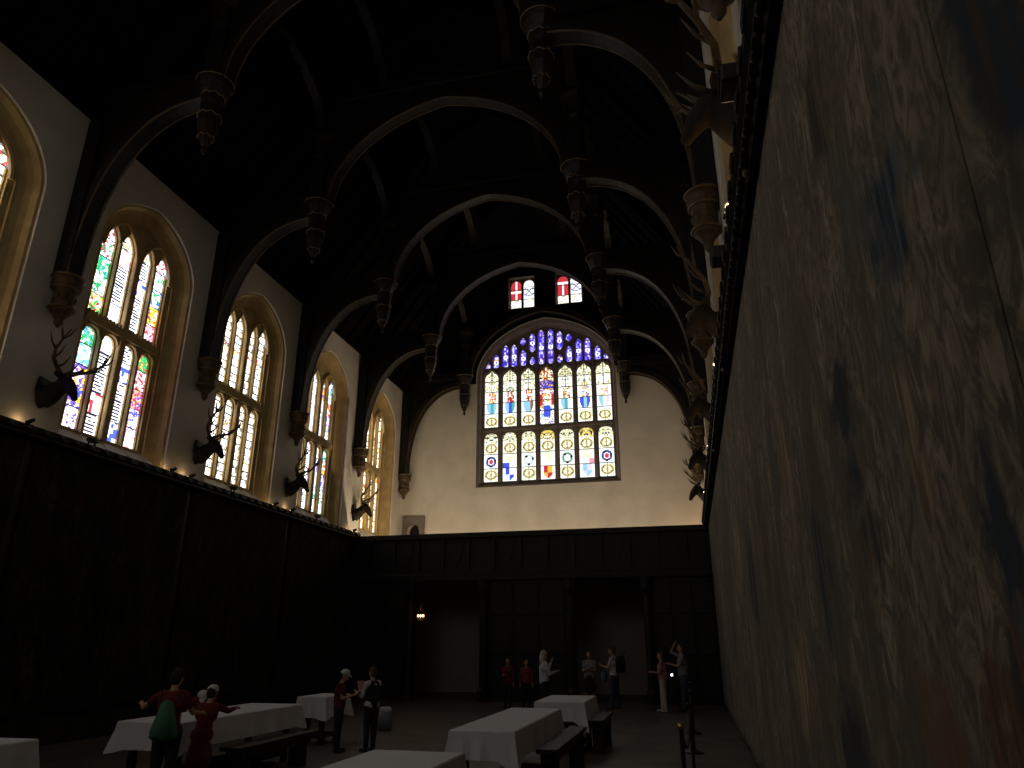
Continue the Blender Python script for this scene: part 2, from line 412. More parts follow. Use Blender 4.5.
# ------------------------------------------------------------------ left / right tall windows (built at the origin: x = into the room, y along the wall)
SILL = 5.30
def side_window_meshes():
    rv = NB(); prof = [(0, 0), (.03, -.012), (.06, .0), (.07, .05), (.10, .06), (.20, .09), (.28, .17), (.33, .27), (.335, .33), (.36, .345), (.39, .33), (.395, .38), (.42, .38)]
    rings = []
    for d, ins in prof:
        a = 1.50-ins; rings.append([(-d, y, z) for y, z in opening(0, a, SILL+d*1.05, 9.9-ins*.4, 1.42-ins*.75)])
    loft(rv, rings); bmesh.ops.recalc_face_normals(rv, faces=rv.faces)
    hw, zt0, zt1 = .195, 8.02, 8.36
    cs = [-.825, -.295, .295, .825]
    lo = [light_ring(c, hw, 5.80, zt0, 'round') for c in cs]; up = [light_ring(c, hw, zt1, 10.52, 'point') for c in cs]
    lo2 = [light_ring(c, hw+.03, 5.77, zt0+.04, 'round') for c in cs]; up2 = [light_ring(c, hw+.03, zt1-.02, 10.57, 'point') for c in cs]
    out = opening(0, 1.14, 5.66, 9.74, 1.14)
    st = plate(out, lo+up, .09, lambda u, v, w_: (-.47-w_, u, v))
    merge(st, plate(out, lo2+up2, .07, lambda u, v, w_: (-.41-w_, u, v)))
    # heavier middle mullion, transom with tiny battlements, sub-arches over each pair
    box(st, -.44, -.33, -.085, .085, 5.72, 10.35, .03)
    for c in (-.56, .56): box(st, -.44, -.375, c-.035, c+.035, 5.72, 10.2, .015)
    box(st, -.44, -.33, -1.12, 1.12, 8.08, 8.28, .03)
    for k in range(22): box(st, -.41, -.34, -1.07+k*.0985, -1.02+k*.0985, 8.27, 8.345)
    for s in (-1, 1):
        pts = [(-.37, y, z) for y, z in arch_line(s*.56, .52, 9.92, .78, 14)]
        tube(st, pts, .055, 6)
    for c in cs:
        tube(st, [(-.405, y, z) for y, z in light_ring(c, hw+.045, 9.6, 10.62, 'point')[1:-1]], .028, 6)
        tube(st, [(-.405, y, z) for y, z in light_ring(c, hw+.045, 7.5, zt0+.05, 'round')[1:-1]], .028, 6)
    sl = NB()
    loft(sl, [[(0, -1.5, SILL), (0, 1.5, SILL)], [(-.44, -1.12, SILL+.44), (-.44, 1.12, SILL+.44)]])
    for k in range(5): 
        y = -1.1+k*.55
        tube(sl, [(-.02, y*1.3, SILL+.02), (-.42, y, SILL+.45)], .014, 6)
    r = [bpy.data.meshes.new(n) for n in ('window_reveal', 'window_tracery', 'window_sill')]
    for m_, b in zip(r, (rv, st, sl)):
        b.to_mesh(m_); b.free()
    for p in r[0].polygons: p.use_smooth = False
    return r
REV, TRC, SIL = side_window_meshes()
def side_pane(style, cell):
    P = Pane(lambda u, v: (-.52, u, v)); hw = .195
    for i, c in enumerate([-.825, -.295, .295, .825]):
        for tier, z0, z1 in ((0, 5.80, 8.02), (1, 8.36, 10.52)):
            P.patch(c, hw+.02, z0-.02, z1+.02, cell, lambda u, v, i=i, tier=tier, H=z1-z0: left_glass(style, i, tier, u, v, hw, H))
    return P.mesh()
styles = dict(zip(BAYS, (3, 2, 4, 0, 2, 3, 4)))
wn = [0]
def window_root(name_loc, rz, glass_me, mname, label):
    wn[0] += 1
    r = obj('window_%d' % wn[0], REV, 'stone'); r.location = name_loc; r.rotation_euler = (0, 0, rz)
    tagp(r, label, 'window', None, 'structure')
    t = obj('tracery', TRC, 'stone', r); s = obj('sill', SIL, 'plaster', r); g = obj('stained_glass', glass_me, mname, r)
    return r
ordl = {BAYS[2]: 'nearest tall stone window in the left wall, cut by the picture edge', BAYS[3]: 'tall left wall window with the most vivid green, red and orange glass',
        BAYS[4]: 'tall left wall window of nearly white glass behind the second stag head', BAYS[5]: 'tall left wall window with blue and violet glass, third in full view', BAYS[6]: 'narrowest looking left wall window beside the far wall, yellowish glass'}
for y in BAYS:
    g = side_pane(styles[y], .0145 if 5 < y < 24 else .05)
    window_root((XL, y, 0), 0, g, 'win_left', ordl.get(y, 'tall stained glass window of the left wall, beyond the picture'))
    g2 = side_pane((styles[y]+2) % 5, .05)
    window_root((XR, y, 0), PI, g2, 'win_right', 'tall stained glass window of the right wall above the tapestry')

# ------------------------------------------------------------------ hall shell
def struct(name, bm, m, label, cat):
    o = obj(name, bm, m); return tagp(o, label, cat, None, 'structure')
b = NB(); box(b, XL-.7, XR+.7, YN-.7, YF+.7, -.2, 0)
struct('floor', b, 'floor', 'dark stone floor of the hall', 'floor')
for nm, x, sgn, side in (('wall_left', XL, -1, 'left'), ('wall_right', XR, 1, 'right')):
    holes = [opening(y, 1.50, SILL, 9.9, 1.42) for y in BAYS]
    bm = plate([(YN-.6, 0), (YF+.6, 0), (YF+.6, PLATE), (YN-.6, PLATE)], holes, .62, lambda u, v, w_: (x+sgn*w_, u, v))
    struct(nm, bm, 'plaster', 'pale plaster %s wall with deep window recesses' % side, 'wall')
# roof profile (x, z) about the middle of the hall
RP = [(-6.85, 11.70), (-6.2, 12.05), (-2.5, 17.35), (0, 18.8), (2.5, 17.35), (6.2, 12.05), (6.85, 11.70)]
bm = NB()
band_y(bm, [(XC+x, z) for x, z in RP[1:-1]], [(XC+x*1.03, z+.22) for x, z in RP[1:-1]], YN-.6, YF+.6)
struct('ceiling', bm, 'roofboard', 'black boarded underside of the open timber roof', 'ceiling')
# end walls
BW = dict(c=-5.18, zb=7.70, zs=12.55, a=2.98, r=2.50)
gable = [(XL-.6, 0), (XR+.6, 0), (XR+.6, PLATE), (XR, PLATE)]+[(XC+x, z) for x, z in RP[2:-2][::-1]]+[(XL, PLATE), (XL-.6, PLATE)]
sw = [(-6.18, .60), (-4.05, .60)]
small_hole = lambda c, e=0.: [(c-.60-e, 15.62-e), (c-.60-e, 17.22+e), (c+.60+e, 17.22+e), (c+.60+e, 15.62-e)]
niche = light_ring(-10.78, .26, 5.0, 6.28, 'round')
bm = plate(gable, [opening(BW['c'], BW['a'], BW['zb'], BW['zs'], BW['r']), small_hole(-6.18), small_hole(-4.05), light_ring(-10.78, .30, 4.2, 6.32, 'round')], .6, lambda u, v, w_: (u, YF+w_, v))
struct('wall_far', bm, 'plaster', 'pale plaster far wall around the great stained glass window', 'wall')
bm = plate(gable, [opening(BW['c'], BW['a'], BW['zb'], BW['zs'], BW['r'])], .6, lambda u, v, w_: (u, YN-w_, v))
struct('wall_near', bm, 'plaster', 'pale plaster wall behind the viewer', 'wall')
bd = [(XL, 12.25), (BW['c']-BW['a']-.06, 12.25)]+[(x, z) for x, z in arch_line(BW['c'], BW['a']+.06, BW['zs'], BW['r']+.06, 24)]+[(BW['c']+BW['a']+.06, 12.25), (XR, 12.25), (XR, PLATE+.25)]+[(XC+x, z) for x, z in RP[2:-2][::-1]]+[(XL, PLATE+.25)]
bm = plate(bd, [small_hole(-6.18), small_hole(-4.05)], .05, lambda u, v, w_: (u, YF-.05+w_, v)); struct('trim_5', bm, 'roofboard', 'black boarding of the far gable around the two small windows', 'boarding')
# great window
def great_meshes():
    rv = NB(); rings = []
    for d, ins in [(0, 0), (.03, .05), (.07, .05), (.09, .09), (.20, .13), (.23, .17), (.30, .18)]:
        rings.append([(x, d, z) for x, z in opening(0, BW['a']-ins, BW['zb']+ins*1.2, BW['zs']-ins*.4, BW['r']-ins*1.0, 32)])
    V = loft(rv, [r+[r[0]] for r in rings]); bmesh.ops.recalc_face_normals(rv, faces=rv.faces)
    hw = .30; cs = [(-3+i)*.808 for i in range(7)]
    H = []; H2 = []; P = Pane(lambda u, v: (u, .36, v)); 
    for i, c in enumerate(cs):
        H += [light_ring(c, hw, 7.98, 10.07, 'seg'), light_ring(c, hw, 10.33, 12.95, 'ogee')]
        H2 += [light_ring(c, hw+.04, 7.95, 10.12, 'seg'), light_ring(c, hw+.04, 10.30, 13.0, 'ogee')]
        P.patch(c, hw+.02, 7.96, 10.09, .034, lambda u, v, i=i: end_glass(i, 0, u, v, hw, 2.09))
        P.patch(c, hw+.02, 10.31, 12.97, .034, lambda u, v, i=i: end_glass(i, 1, u, v, hw, 2.62))
    tr = []
    for i, c in enumerate(cs):
        j = abs(i-3); sg = -1 if i < 3 else 1
        if j == 0: tr += [(c-.205, .115, 12.98, 14.66), (c+.205, .115, 12.98, 14.66)]
        if j == 1: tr += [(c+sg*.205, .115, 12.98, 13.78), (c-sg*.205, .10, 13.0, 13.42), (c+sg*.205, .11, 13.98, 14.36), (c-sg*.205, .115, 13.62, 14.52)]
        if j == 2: tr += [(c-.19, .115, 12.95, 14.08), (c+.19, .115, 12.95, 14.08)]
        if j == 3: tr += [(c-sg*.19, .115, 12.92, 13.68), (c+sg*.17, .095, 12.90, 13.32)]
    for k, (c, h_, z0, z1) in enumerate(tr):
        # small tracery lights come to a point at the foot
        h_ *= 1.32; g = light_ring(c, h_, z0+.10, z1, 'point'); H.append([(c, z0)]+[(c-h_, z0+.14)]+g[1:-1]+[(c+h_, z0+.14)]); 
        P.patch(c, h_+.01, z0, z1+.01, .034, lambda u, v, h_=h_, k=k, L=z1-z0: tracery_glass(u, v, L, h_, k))
    out = opening(0, 2.80, 7.90, 12.48, 2.33, 32)
    st = plate(out, H, .14, lambda u, v, w_: (u, .30+w_, v))
    merge(st, plate([(-2.80, 7.90), (2.80, 7.90), (2.80, 13.02), (-2.80, 13.02)], H2, .05, lambda u, v, w_: (u, .255+w_, v)))
    for k in range(8):
        x = (-3.5+k)*.808
        if 0 < k < 7: box(st, x-.05, x+.05, .20, .27, 7.92, 14.0 if 1 < k < 6 else 13.4, .02)
    box(st, -2.8, 2.8, .19, .27, 10.12, 10.27, .03)
    for k in range(7): tube(st, [(x, .245, z) for x, z in light_ring(cs[k], .345, 12.4, 13.07, 'ogee')[1:-1]], .03, 6)
    for c, h_, z0, z1 in tr: tube(st, [(x, .285, z) for x, z in light_ring(c, h_+.025, z1-.45 if z1-z0 > .45 else z0, z1+.03, 'point')[1:-1]], .02, 5)
    return rv, st, P.mesh()
grv, gst, gp = great_meshes()
me_g = [bpy.data.meshes.new('great_window_reveal'), bpy.data.meshes.new('great_window_tracery')]
grv.to_mesh(me_g[0]); gst.to_mesh(me_g[1]); grv.free(); gst.free()
for loc, rz, mn, lab in (((BW['c'], YF, 0), 0, 'win_end', 'great seven-light stained glass window with blue tracery in the far wall'), ((BW['c'], YN, 0), PI, 'win_near', 'great stained glass window in the wall behind the viewer')):
    wn[0] += 1
    r = obj('window_%d' % wn[0], me_g[0], 'shaded_stone'); r.location = loc; r.rotation_euler = (0, 0, rz); tagp(r, lab, 'window', None, 'structure')
    obj('tracery', me_g[1], 'shaded_stone', r); obj('stained_glass', gp, gp.materials[0] if False else mn, r) if rz == 0 else obj('stained_glass', gp.copy(), mn, r)
# small gable windows
for idx, (c, lab) in enumerate(((-6.18, 'small two-light gable window with a white cross on red, left of the pair'), (-4.05, 'small two-light gable window with a red shield, right of the pair'))):
    wn[0] += 1
    st = plate(small_hole(0), [light_ring(-.29, .24, 15.76, 17.12, 'round'), light_ring(.29, .24, 15.76, 17.12, 'round')], .14, lambda u, v, w_: (u, .16+w_, v))
    rv = NB()
    loft(rv, [[(x, d, z) for x, z in small_hole(0, e)+[small_hole(0, e)[0]]] for d, e in ((0, 0), (.05, -.02), (.18, -.05))])
    bmesh.ops.recalc_face_normals(rv, faces=rv.faces)
    r = obj('window_%d' % wn[0], rv, 'shaded_stone'); r.location = (c, YF, 0); tagp(r, lab, 'window', None, 'structure')
    obj('tracery', st, 'shaded_stone', r)
    P = Pane(lambda u, v: (u, .24, v))
    def gab(u, v, i, idx=idx):
        if min(abs(v-.45), abs(v-.95)) < .018: return LEAD
        if v < .45: return (1, .98, .9) if h2(math.floor(u/.06), math.floor(v/.06), i) < .8 else (.5, .42, .3)
        if i == 0:
            if idx == 0: return (1, .96, .96) if abs(u) < .05 or abs(v-.85) < .06 else PAL['red']
            return (1, .95, .95) if (abs(u) < .05 and v < 1.0) or (abs(v-1.05) < .05) else PAL['red']
        d = math.hypot(u, v-.85)
        return (.15, .16, .25) if (abs(abs(u)-abs(v-.85)) < .03 and d < .3) or .22 < d < .26 else (.95, .97, 1)
    for i, x in enumerate((-.29, .29)): P.patch(x, .26, 15.74, 17.14, .036, lambda u, v, i=i: gab(u, v, i))
    obj('stained_glass', P.mesh(), 'win_end', r)
# doorway to the gallery, square stone frame with a dark arch
bm = plate([(-11.25, 4.3), (-10.30, 4.3), (-10.30, 6.62), (-11.25, 6.62)], [light_ring(-10.78, .28, 4.32, 6.30, 'round')], .12, lambda u, v, w_: (u, YF-.12+w_, v))
d1 = struct('door_1', bm, 'shaded_stone', 'small arched stone doorway on the gallery in the left corner', 'door')
b = NB(); box(b, -11.15, -10.4, YF+.35, YF+.42, 4.2, 6.5); obj('door_leaf', b, 'oak', d1)

# ------------------------------------------------------------------ cornices over the tapestries
def cornice(sgn, xw, name, label):
    bm = NB(); y0, y1 = YN, 23.3
    pr = [(0, 5.17), (.30, 5.17), (.30, 5.13), (.34, 5.10), (.38, 5.13), (.44, 5.13), (.44, 5.17), (.49, 5.19), (.49, 5.29), (.40, 5.32), (0, 5.32)]
    q = 1 if sgn < 0 else .70
    extr_y(bm, [(xw-sgn*d*q, z) for d, z in pr], y0, y1)
    o = struct(name, bm, 'panel', label, 'cornice')
    cr = NB(); n = int((y1-3)/.36)
    for k in range(n):
        y = 3+.36*k
        ball(cr, (xw-sgn*.41*q, y, 5.125), .03, 8, (1, 2.2, .7)); ball(cr, (xw-sgn*.41*q, y+.18, 5.125), .022, 6)
        box(cr, min(xw-sgn*.485*q, xw-sgn*(.485*q+.025)), max(xw-sgn*.485*q, xw-sgn*(.485*q+.025)), y+.06, y+.24, 5.20, 5.28)
    obj('carving', cr, 'panel', o, True)
    if sgn > 0:
        for k in (5, 17, 29):
            bo = NB(); ball(bo, (xw-sgn*.36*q, 3+.36*k+.09, 5.10), .04, 8); obj('boss', bo, 'gilt', o, True)
    return o
cornice(-1, XL, 'trim_1', 'dark carved cornice above the left wall tapestries')
cornice(1, XR, 'trim_2', 'dark carved cornice above the right wall tapestry')

# ------------------------------------------------------------------ tapestries
b = NB(); box(b, XL, XL+.22, YN, 23.3, 0, 5.17); struct('trim_3', b, 'panel', 'black boarding behind the left wall tapestries', 'panelling')
b = NB(); box(b, XR-.12, XR, YN, 23.3, 0, 5.17); struct('trim_4', b, 'panel', 'black boarding behind the right wall tapestries', 'panelling')
def tapestry_mesh(x, sgn, y0, y1, z0, z1):
    bm = NB(); nu, nv = max(6, int((y1-y0)/.12)), 30; V = []
    for side in (0, 1):
        g = []
        for i in range(nu+1):
            row = []
            for j in range(nv+1):
                y = y0+(y1-y0)*i/nu; t = j/nv
                f = (1-t)**.7*(.018*math.sin(y*3.1+1.3*math.sin(y*.7))+.012*math.sin(y*7.3))
                row.append(bm.verts.new((x-sgn*(f+.02+(.012 if side else 0)), y, z0+(z1-z0)*t)))
            g.append(row)
        V.append(g)
    for g in V:
        for i in range(nu):
            for j in range(nv): bm.faces.new((g[i][j], g[i+1][j], g[i+1][j+1], g[i][j+1]))
    a, c = V
    for i in range(nu):
        for j in (0, nv): bm.faces.new((a[i][j], a[i+1][j], c[i+1][j], c[i][j]))
    for j in range(nv):
        for i in (0, nu): bm.faces.new((a[i][j], a[i][j+1], c[i][j+1], c[i][j]))
    bmesh.ops.recalc_face_normals(bm, faces=bm.faces); return bm
for y0, y1, lab in ((-3.2, 1.745, 'figured wool tapestry at the right picture edge, nearest the viewer'), (1.76, 12.9, 'huge faded brown tapestry with blue robed figures filling the right side'), (12.91, 23.2, 'far faded tapestry on the right wall beside the screen')):
    t = obj('tapestry', tapestry_mesh(XR-.135, 1, y0, y1, .03, 5.16), 'tap_right', None, True); tagp(t, lab, 'tapestry', 'tapestries of the right wall')
labs = ['very dark tapestry on the left wall below the nearest window', 'very dark figured tapestry on the left wall below the most colourful window', 'very dark tapestry on the left wall below the white glass window', 'very dark tapestry on the left wall below the blue and violet window']
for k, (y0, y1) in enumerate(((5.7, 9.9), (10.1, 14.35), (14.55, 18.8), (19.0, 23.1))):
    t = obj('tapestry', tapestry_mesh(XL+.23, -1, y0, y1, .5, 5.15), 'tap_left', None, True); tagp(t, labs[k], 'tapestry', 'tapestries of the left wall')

# ------------------------------------------------------------------ hammerbeam trusses
def ell(s, n=18, d=0.): return [(s*(3.42+(2.45+d)*math.cos(PI/2*k/n)**.86), 8.3+(3.80+d)*math.sin(PI/2*k/n)**.86) for k in range(n+1)]
def truss(loc, label):
    t = thing('hammerbeam_truss', label, 'roof truss', loc, 0, 'oak trusses of the great roof')
    for s in (-1, 1):
        b = NB(); box(b, *sorted((s*5.86, s*6.19)), -.2, .2, 8.36, 12.0, .03); obj('wall_post', b, 'oak', t)
        inn, out = ell(s), ell(s, 18, .22)
        b = NB(); band_y(b, inn, out, -.15, .15); br = obj('arched_brace', b, 'rib', t)
        for yy in (-.16, .16):
            b = NB(); tube(b, [(x, yy, z) for x, z in inn], .024, 6); obj('roll_moulding', b, 'edge', br)
        sp = NB(); ring = [(x, z) for x, z in out if abs(x) < 6.0]+[(s*3.42, 12.5), (s*5.9, 12.5), (s*6.0, 12.0)]
        extr_y(sp, ring, -.09, .09); obj('spandrel', sp, 'oak', t)
        b = NB(); extr_y(b, [(s*3.1, 12.42), (s*5.98, 12.42), (s*5.75, 12.74), (s*3.1, 12.74)], -.2, .2); obj('hammer_beam', b, 'oak', t)
        b = NB(); box(b, *sorted((s*3.22, s*3.62)), -.2, .2, 12.7, 16.3, .04); hp = obj('hammer_post', b, 'oak', t)
        b = NB(); lathe(b, [(.16, 13.75), (.26, 14.0), (.20, 14.1), (.30, 14.45), (.38, 14.6), (.38, 14.75), (.28, 14.8)], 8, s*3.42, 0, PI/8); obj('carved_collar', b, 'rib', hp)
        b = NB()
        lathe(b, [(.02, 10.80), (.06, 10.88), (.04, 10.98), (.08, 11.04), (.12, 11.16), (.17, 11.30), (.22, 11.50), (.225, 11.75), (.215, 11.95), (.235, 12.05), (.225, 12.22), (.27, 12.28), (.34, 12.42), (.37, 12.52), (.37, 12.62), (.30, 12.66)], 8, s*3.42, 0, PI/8)
        pd = obj('pendant', b, 'rib', t)
        for z, r_ in ((12.54, .375), (12.20, .24), (11.72, .235), (11.22, .155)):
            g = NB(); dp = .05 if z < 12.5 else 0
            tube(g, [(s*3.42+r_*math.cos(PI/8*k), r_*math.sin(PI/8*k), z-(dp if k % 2 else 0)) for k in range(17)], .014, 5); obj('gilded_band', g, 'gilt', pd)
    # middle arch
    n = 28; inn = [(3.08*math.cos(PI*k/n), 12.55+2.72*tudor(math.cos(PI*k/n))) for k in range(n+1)]
    out = [(3.30*math.cos(PI*k/n), 12.55+2.98*tudor(math.cos(PI*k/n))) for k in range(n+1)]
    b = NB(); band_y(b, inn, out, -.15, .15); ca = obj('central_arch', b, 'rib', t)
    for yy in (-.16, .16):
        b = NB(); tube(b, [(x, yy, z) for x, z in inn], .024, 6); obj('roll_moulding', b, 'edge', ca)
    for s in (-1, 1):
        half = [p for p in out if p[0]*s >= -.001]; half = sorted(half, key=lambda p: p[0]*s)
        sp = NB(); extr_y(sp, half+[(s*3.30, 15.75), (0, 15.75)], -.07, .07); obj('spandrel', sp, 'oak', t)
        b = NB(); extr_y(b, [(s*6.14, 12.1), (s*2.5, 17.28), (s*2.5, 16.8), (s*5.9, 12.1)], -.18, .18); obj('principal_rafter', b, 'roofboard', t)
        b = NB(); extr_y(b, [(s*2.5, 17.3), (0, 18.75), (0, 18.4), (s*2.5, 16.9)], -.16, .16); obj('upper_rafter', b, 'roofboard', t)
    b = NB(); box(b, -3.5, 3.5, -.2, .2, 15.72, 16.08, .04); obj('collar_beam', b, 'oak', t)
    return t
tl = ['oak hammerbeam truss crossing the top of the picture, nearest the viewer', 'oak hammerbeam truss landing between the cut window and the most colourful window', 'oak hammerbeam truss landing between the colourful and the white window',
      'oak hammerbeam truss landing between the white and the violet window', 'oak hammerbeam truss standing above the gallery front', 'oak hammerbeam truss set against the far wall']
T0 = truss((XC, TY[0], 0), tl[0])
for y, l in zip(TY[1:], tl[1:]):
    q = dup(T0, (XC, y, 0), None, l)
    if y == TY[-1]:                       # the last truss is open in the middle, in front of the gable windows
        for ch in list(q.children):
            if ch.name.startswith('collar_beam') or (ch.name.startswith('spandrel') and max(abs(v.co.x) for v in ch.data.vertices) < 3.4): bpy.data.objects.remove(ch)
# corbels
cb = thing('stone_corbel', 'x', 'corbel', (XL, TY[0], 0), 0, 'carved corbels under the roof posts')
b = NB(); lathe(b, [(.03, 7.32), (.09, 7.40), (.09, 7.48), (.16, 7.56), (.24, 7.64), (.27, 7.70), (.23, 7.78), (.23, 8.02), (.27, 8.08), (.32, 8.16), (.33, 8.24), (.31, 8.30), (.34, 8.32), (.34, 8.36)], 16, .24, 0)
for v in b.verts: v.co.x = max((v.co.x-.24)*.84+.22, .0); v.co.y *= .84
cs0 = obj('corbel_body', b, 'corbel', cb)
for z, r_ in ((8.34, .34), (8.10, .29), (7.69, .275)):
    b = NB(); r_ *= .84; tube(b, [(max(.02, .22+r_*math.cos(2*PI*k/16)), r_*math.sin(2*PI*k/16), z) for k in range(17)], .022, 6); obj('gilded_rim', b, 'gilt', cb)
for k in range(5):
    a = -PI/2+PI*k/4; b = NB(); ball(b, (.22+.14*math.cos(a), .14*math.sin(a), 7.90), .09, 8, (1, 1, 1.2)); obj('carved_shield', b, 'corbel', cb, True)
cl = ['beside the cut window', 'left of the most colourful window', 'between the colourful and the white window', 'left of the violet window', 'left of the last left wall window', 'in the far left corner']
for i, y in enumerate(TY):
    l = 'carved stone corbel on the left wall '+cl[i]
    if i == 0: cb['label'] = l
    else: dup(cb, (XL, y-.0, 0), 0, l)
    dup(cb, (XR, y, 0), PI, 'gilded stone corbel on the right wall '+['at the top picture edge', 'first fully seen from the top', 'second fully seen from the top', 'third from the top', 'fourth from the top, small', 'in the far right corner'][i])
# longitudinal arches between the hammer posts, purlins, rafters
aa = thing('purlin_arch', 'x', 'roof arch', (0, 0, 0), 0, 'oak arches running along the hall')
b = NB(); L_ = 4.46
inn = [(L_/2*.93*math.cos(PI*k/20), 14.4+1.5*math.sin(PI*k/20)) for k in range(21)]
out = [(L_/2*.98*math.cos(PI*k/20), 14.4+1.72*math.sin(PI*k/20)) for k in range(21)]
band_y(b, inn, out, -.12, .12)
for v in b.verts: v.co = Vector((v.co.y, v.co.x, v.co.z))
obj('arch_rib', b, 'rib', aa)
b = NB(); box(b, -.14, .14, -L_/2, L_/2, 16.15, 16.45, .03); obj('purlin', b, 'roofboard', aa)
first = True
for i in range(len(TY)-1):
    for s, sd in ((-1, 'left'), (1, 'right')):
        loc = (XC+s*3.42, (TY[i]+TY[i+1])/2, 0); l = 'dark oak arch along the %s roof side, bay %s' % (sd, ['nearest the viewer', 'above the most colourful window', 'above the white window', 'above the violet window', 'over the gallery'][i])
        if first: aa.location = loc; aa['label'] = l; first = False
        else: dup(aa, loc, 0, l)
for i in range(len(TY)-2):
    for s, sd in ((-1, 'left'), (1, 'right')):
        dup(aa, (XC+s*1.75, (TY[i]+TY[i+1])/2, 1.3), 0, 'upper oak arch near the ridge on the %s side, bay %s' % (sd, ['nearest the viewer', 'above the most colourful window', 'above the white window', 'above the violet window', 'over the gallery'][i]))
def rafter(s):
    b = NB(); extr_y(b, [(s*6.15, 12.08), (s*2.5, 17.3), (s*2.5, 17.16), (s*6.05, 12.08)], -.06, .06); return b
rl = bpy.data.meshes.new('rafter'); q = rafter(-1); q.to_mesh(rl); q.free()
rr = bpy.data.meshes.new('rafter'); q = rafter(1); q.to_mesh(rr); q.free()
for i in range(len(TY)-1):
    for k in range(1, 6):
        y = TY[i]+(TY[i+1]-TY[i])*k/6
        for me, sd in ((rl, 'left'), (rr, 'right')):
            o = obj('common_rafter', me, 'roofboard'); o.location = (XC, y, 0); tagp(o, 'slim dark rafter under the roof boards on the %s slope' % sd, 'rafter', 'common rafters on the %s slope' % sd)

# ------------------------------------------------------------------ screens gallery
G = thing('screens_gallery', 'black oak screen and gallery across the far end with two open bays', 'gallery', (0, 23.3, 0))
b = NB(); box(b, XL, XR, .0, 4.6, 3.95, 4.15); obj('gallery_floor', b, 'panel', G)
b = NB(); extr_y(b, [(0, 0)]*0 or [(XL, 5.02), (XR, 5.02), (XR, 5.18), (XL, 5.18)], -.12, .18); obj('handrail', b, 'panel', G)
b = NB(); box(b, XL, XR, -.14, .2, 3.62, 3.86, .03); box(b, XL, XR, -.08, .12, 3.86, 3.98); obj('bressummer', b, 'panel', G)
xs = [XL, -8.95, -6.45, -3.62, -1.24, XR]
for k in range(14):
    x0 = XL+k*(XR-XL)/14; x1 = x0+(XR-XL)/14
    b = NB(); box(b, x0+.0, x1, .02, .08, 3.96, 5.04)
    box(b, x0-.05, x0+.05, -.05, .12, 3.96, 5.04, .015)
    p = obj('parapet_panel', b, 'panel', G)
    if k % 2 == 0:
        b = NB(); w_ = .22; c = (x0+x1)/2
        extr_y(b, [(c-w_, 4.85), (c+w_, 4.85), (c+w_, 4.5), (c+w_*.6, 4.3), (c, 4.15), (c-w_*.6, 4.3), (c-w_, 4.5)], -.01, .03)
        obj('carved_shield', b, 'rib', p)
for x in xs[1:-1]:
    b = NB(); box(b, x-.12, x+.12, -.1, .22, 0, 3.62, .03); lathe(b, [(.20, .0), (.20, .3), (.13, .4), (.13, 3.1), (.2, 3.3), (.22, 3.62)], 8, x, -.06); obj('post', b, 'panel', G)
for a0, a1 in ((xs[0], xs[1]), (xs[2], xs[3]), (xs[4], xs[5])):
    b = NB(); box(b, a0+.05, a1-.05, .02, .10, 0, 3.62)
    n = 3
    for i in range(n):
        for z0, z1 in ((.15, 1.2), (1.35, 2.4), (2.55, 3.5)):
            u0 = a0+.15+(a1-a0-.3)*i/n; box(b, u0+.06, u0+(a1-a0-.3)/n-.06, -.03, .03, z0, z1, .02)
    obj('panelled_bay', b, 'panel', G)

b = NB(); box(b, XL, XR, 4.0, 4.1, 0, 3.95); o = obj('wall_passage', b, 'shaded_plaster'); o.location = (0, 23.3, 0); tagp(o, 'dim wall of the passage seen through the two screen openings', 'wall', None, 'structure')
# wall lantern with electric candles
Lt = thing('wall_lantern', 'small brass lantern with three lit candle bulbs by the left screen opening', 'lantern', (-8.50, 23.0, 2.42))
b = NB(); lathe(b, [(.02, -.16), (.05, -.12), (.13, -.05), (.14, -.03), (.06, -.02)], 12); obj('dish', b, 'brass', Lt, True)
b = NB(); tube(b, [(0, 0, -.05), (0, 0, .42), (0, .05, .5), (0, .20, .5)], .014, 8); 
for k in range(3):
    a = 2*PI*k/3+.5; tube(b, [(0, 0, .40), (.10*math.cos(a), .10*math.sin(a), .25), (.13*math.cos(a), .13*math.sin(a), -.03)], .008, 6)
obj('frame', b, 'brass', Lt)
for k in range(3):
    b = NB(); lathe(b, [(.018, -.02), (.018, .07)], 8, (k-1)*.085, -.03); cd = obj('candle', b, 'cloth', Lt)
    b = NB(); ball(b, ((k-1)*.085, -.03, .11), .026, 8, (1, 1, 1.6)); obj('bulb', b, 'flame', cd, True)

# ------------------------------------------------------------------ cornice spotlights
def spot(loc, rz, label, power=10, tint=(1, .62, .28)):
    s = thing('spotlight', label, 'spotlight', loc, rz, 'small lamps on the cornices')
    b = NB(); tube(b, [(.03, 0, .06), (-.11, 0, .10)], [.042, .036], 10); obj('housing', b, 'iron', s)
    b = NB(); box(b, -.08, .02, -.05, .05, -.0, .02); tube(b, [(-.04, 0, .01), (-.04, 0, .07)], .012, 6); obj('bracket', b, 'iron', s)
    b = NB(); ball(b, (.035, 0, .06), .032, 8, (.35, 1, 1)); ln = obj('lens', b, 'bulb', s, True)
    ld = bpy.data.lights.new('lamp', 'POINT'); ld.energy = power; ld.color = tint; ld.shadow_soft_size = .05
    lo = bpy.data.objects.new('lamp', ld); C.objects.link(lo); lo.parent = s; lo.location = (.16, 0, .12)
    return s
lampl = [(9.85, 'lit warm lamp on the left cornice under the first stag head'), (13.68, 'lit lamp on the left cornice at the foot of the colourful window jamb'), (14.35, 'lit lamp on the left cornice just before the second stag head'), (18.05, 'lit lamp on the left cornice right of the white window'), (19.0, 'lit lamp on the left cornice before the violet window'), (23.2, 'lit lamp on the left cornice near the gallery')]
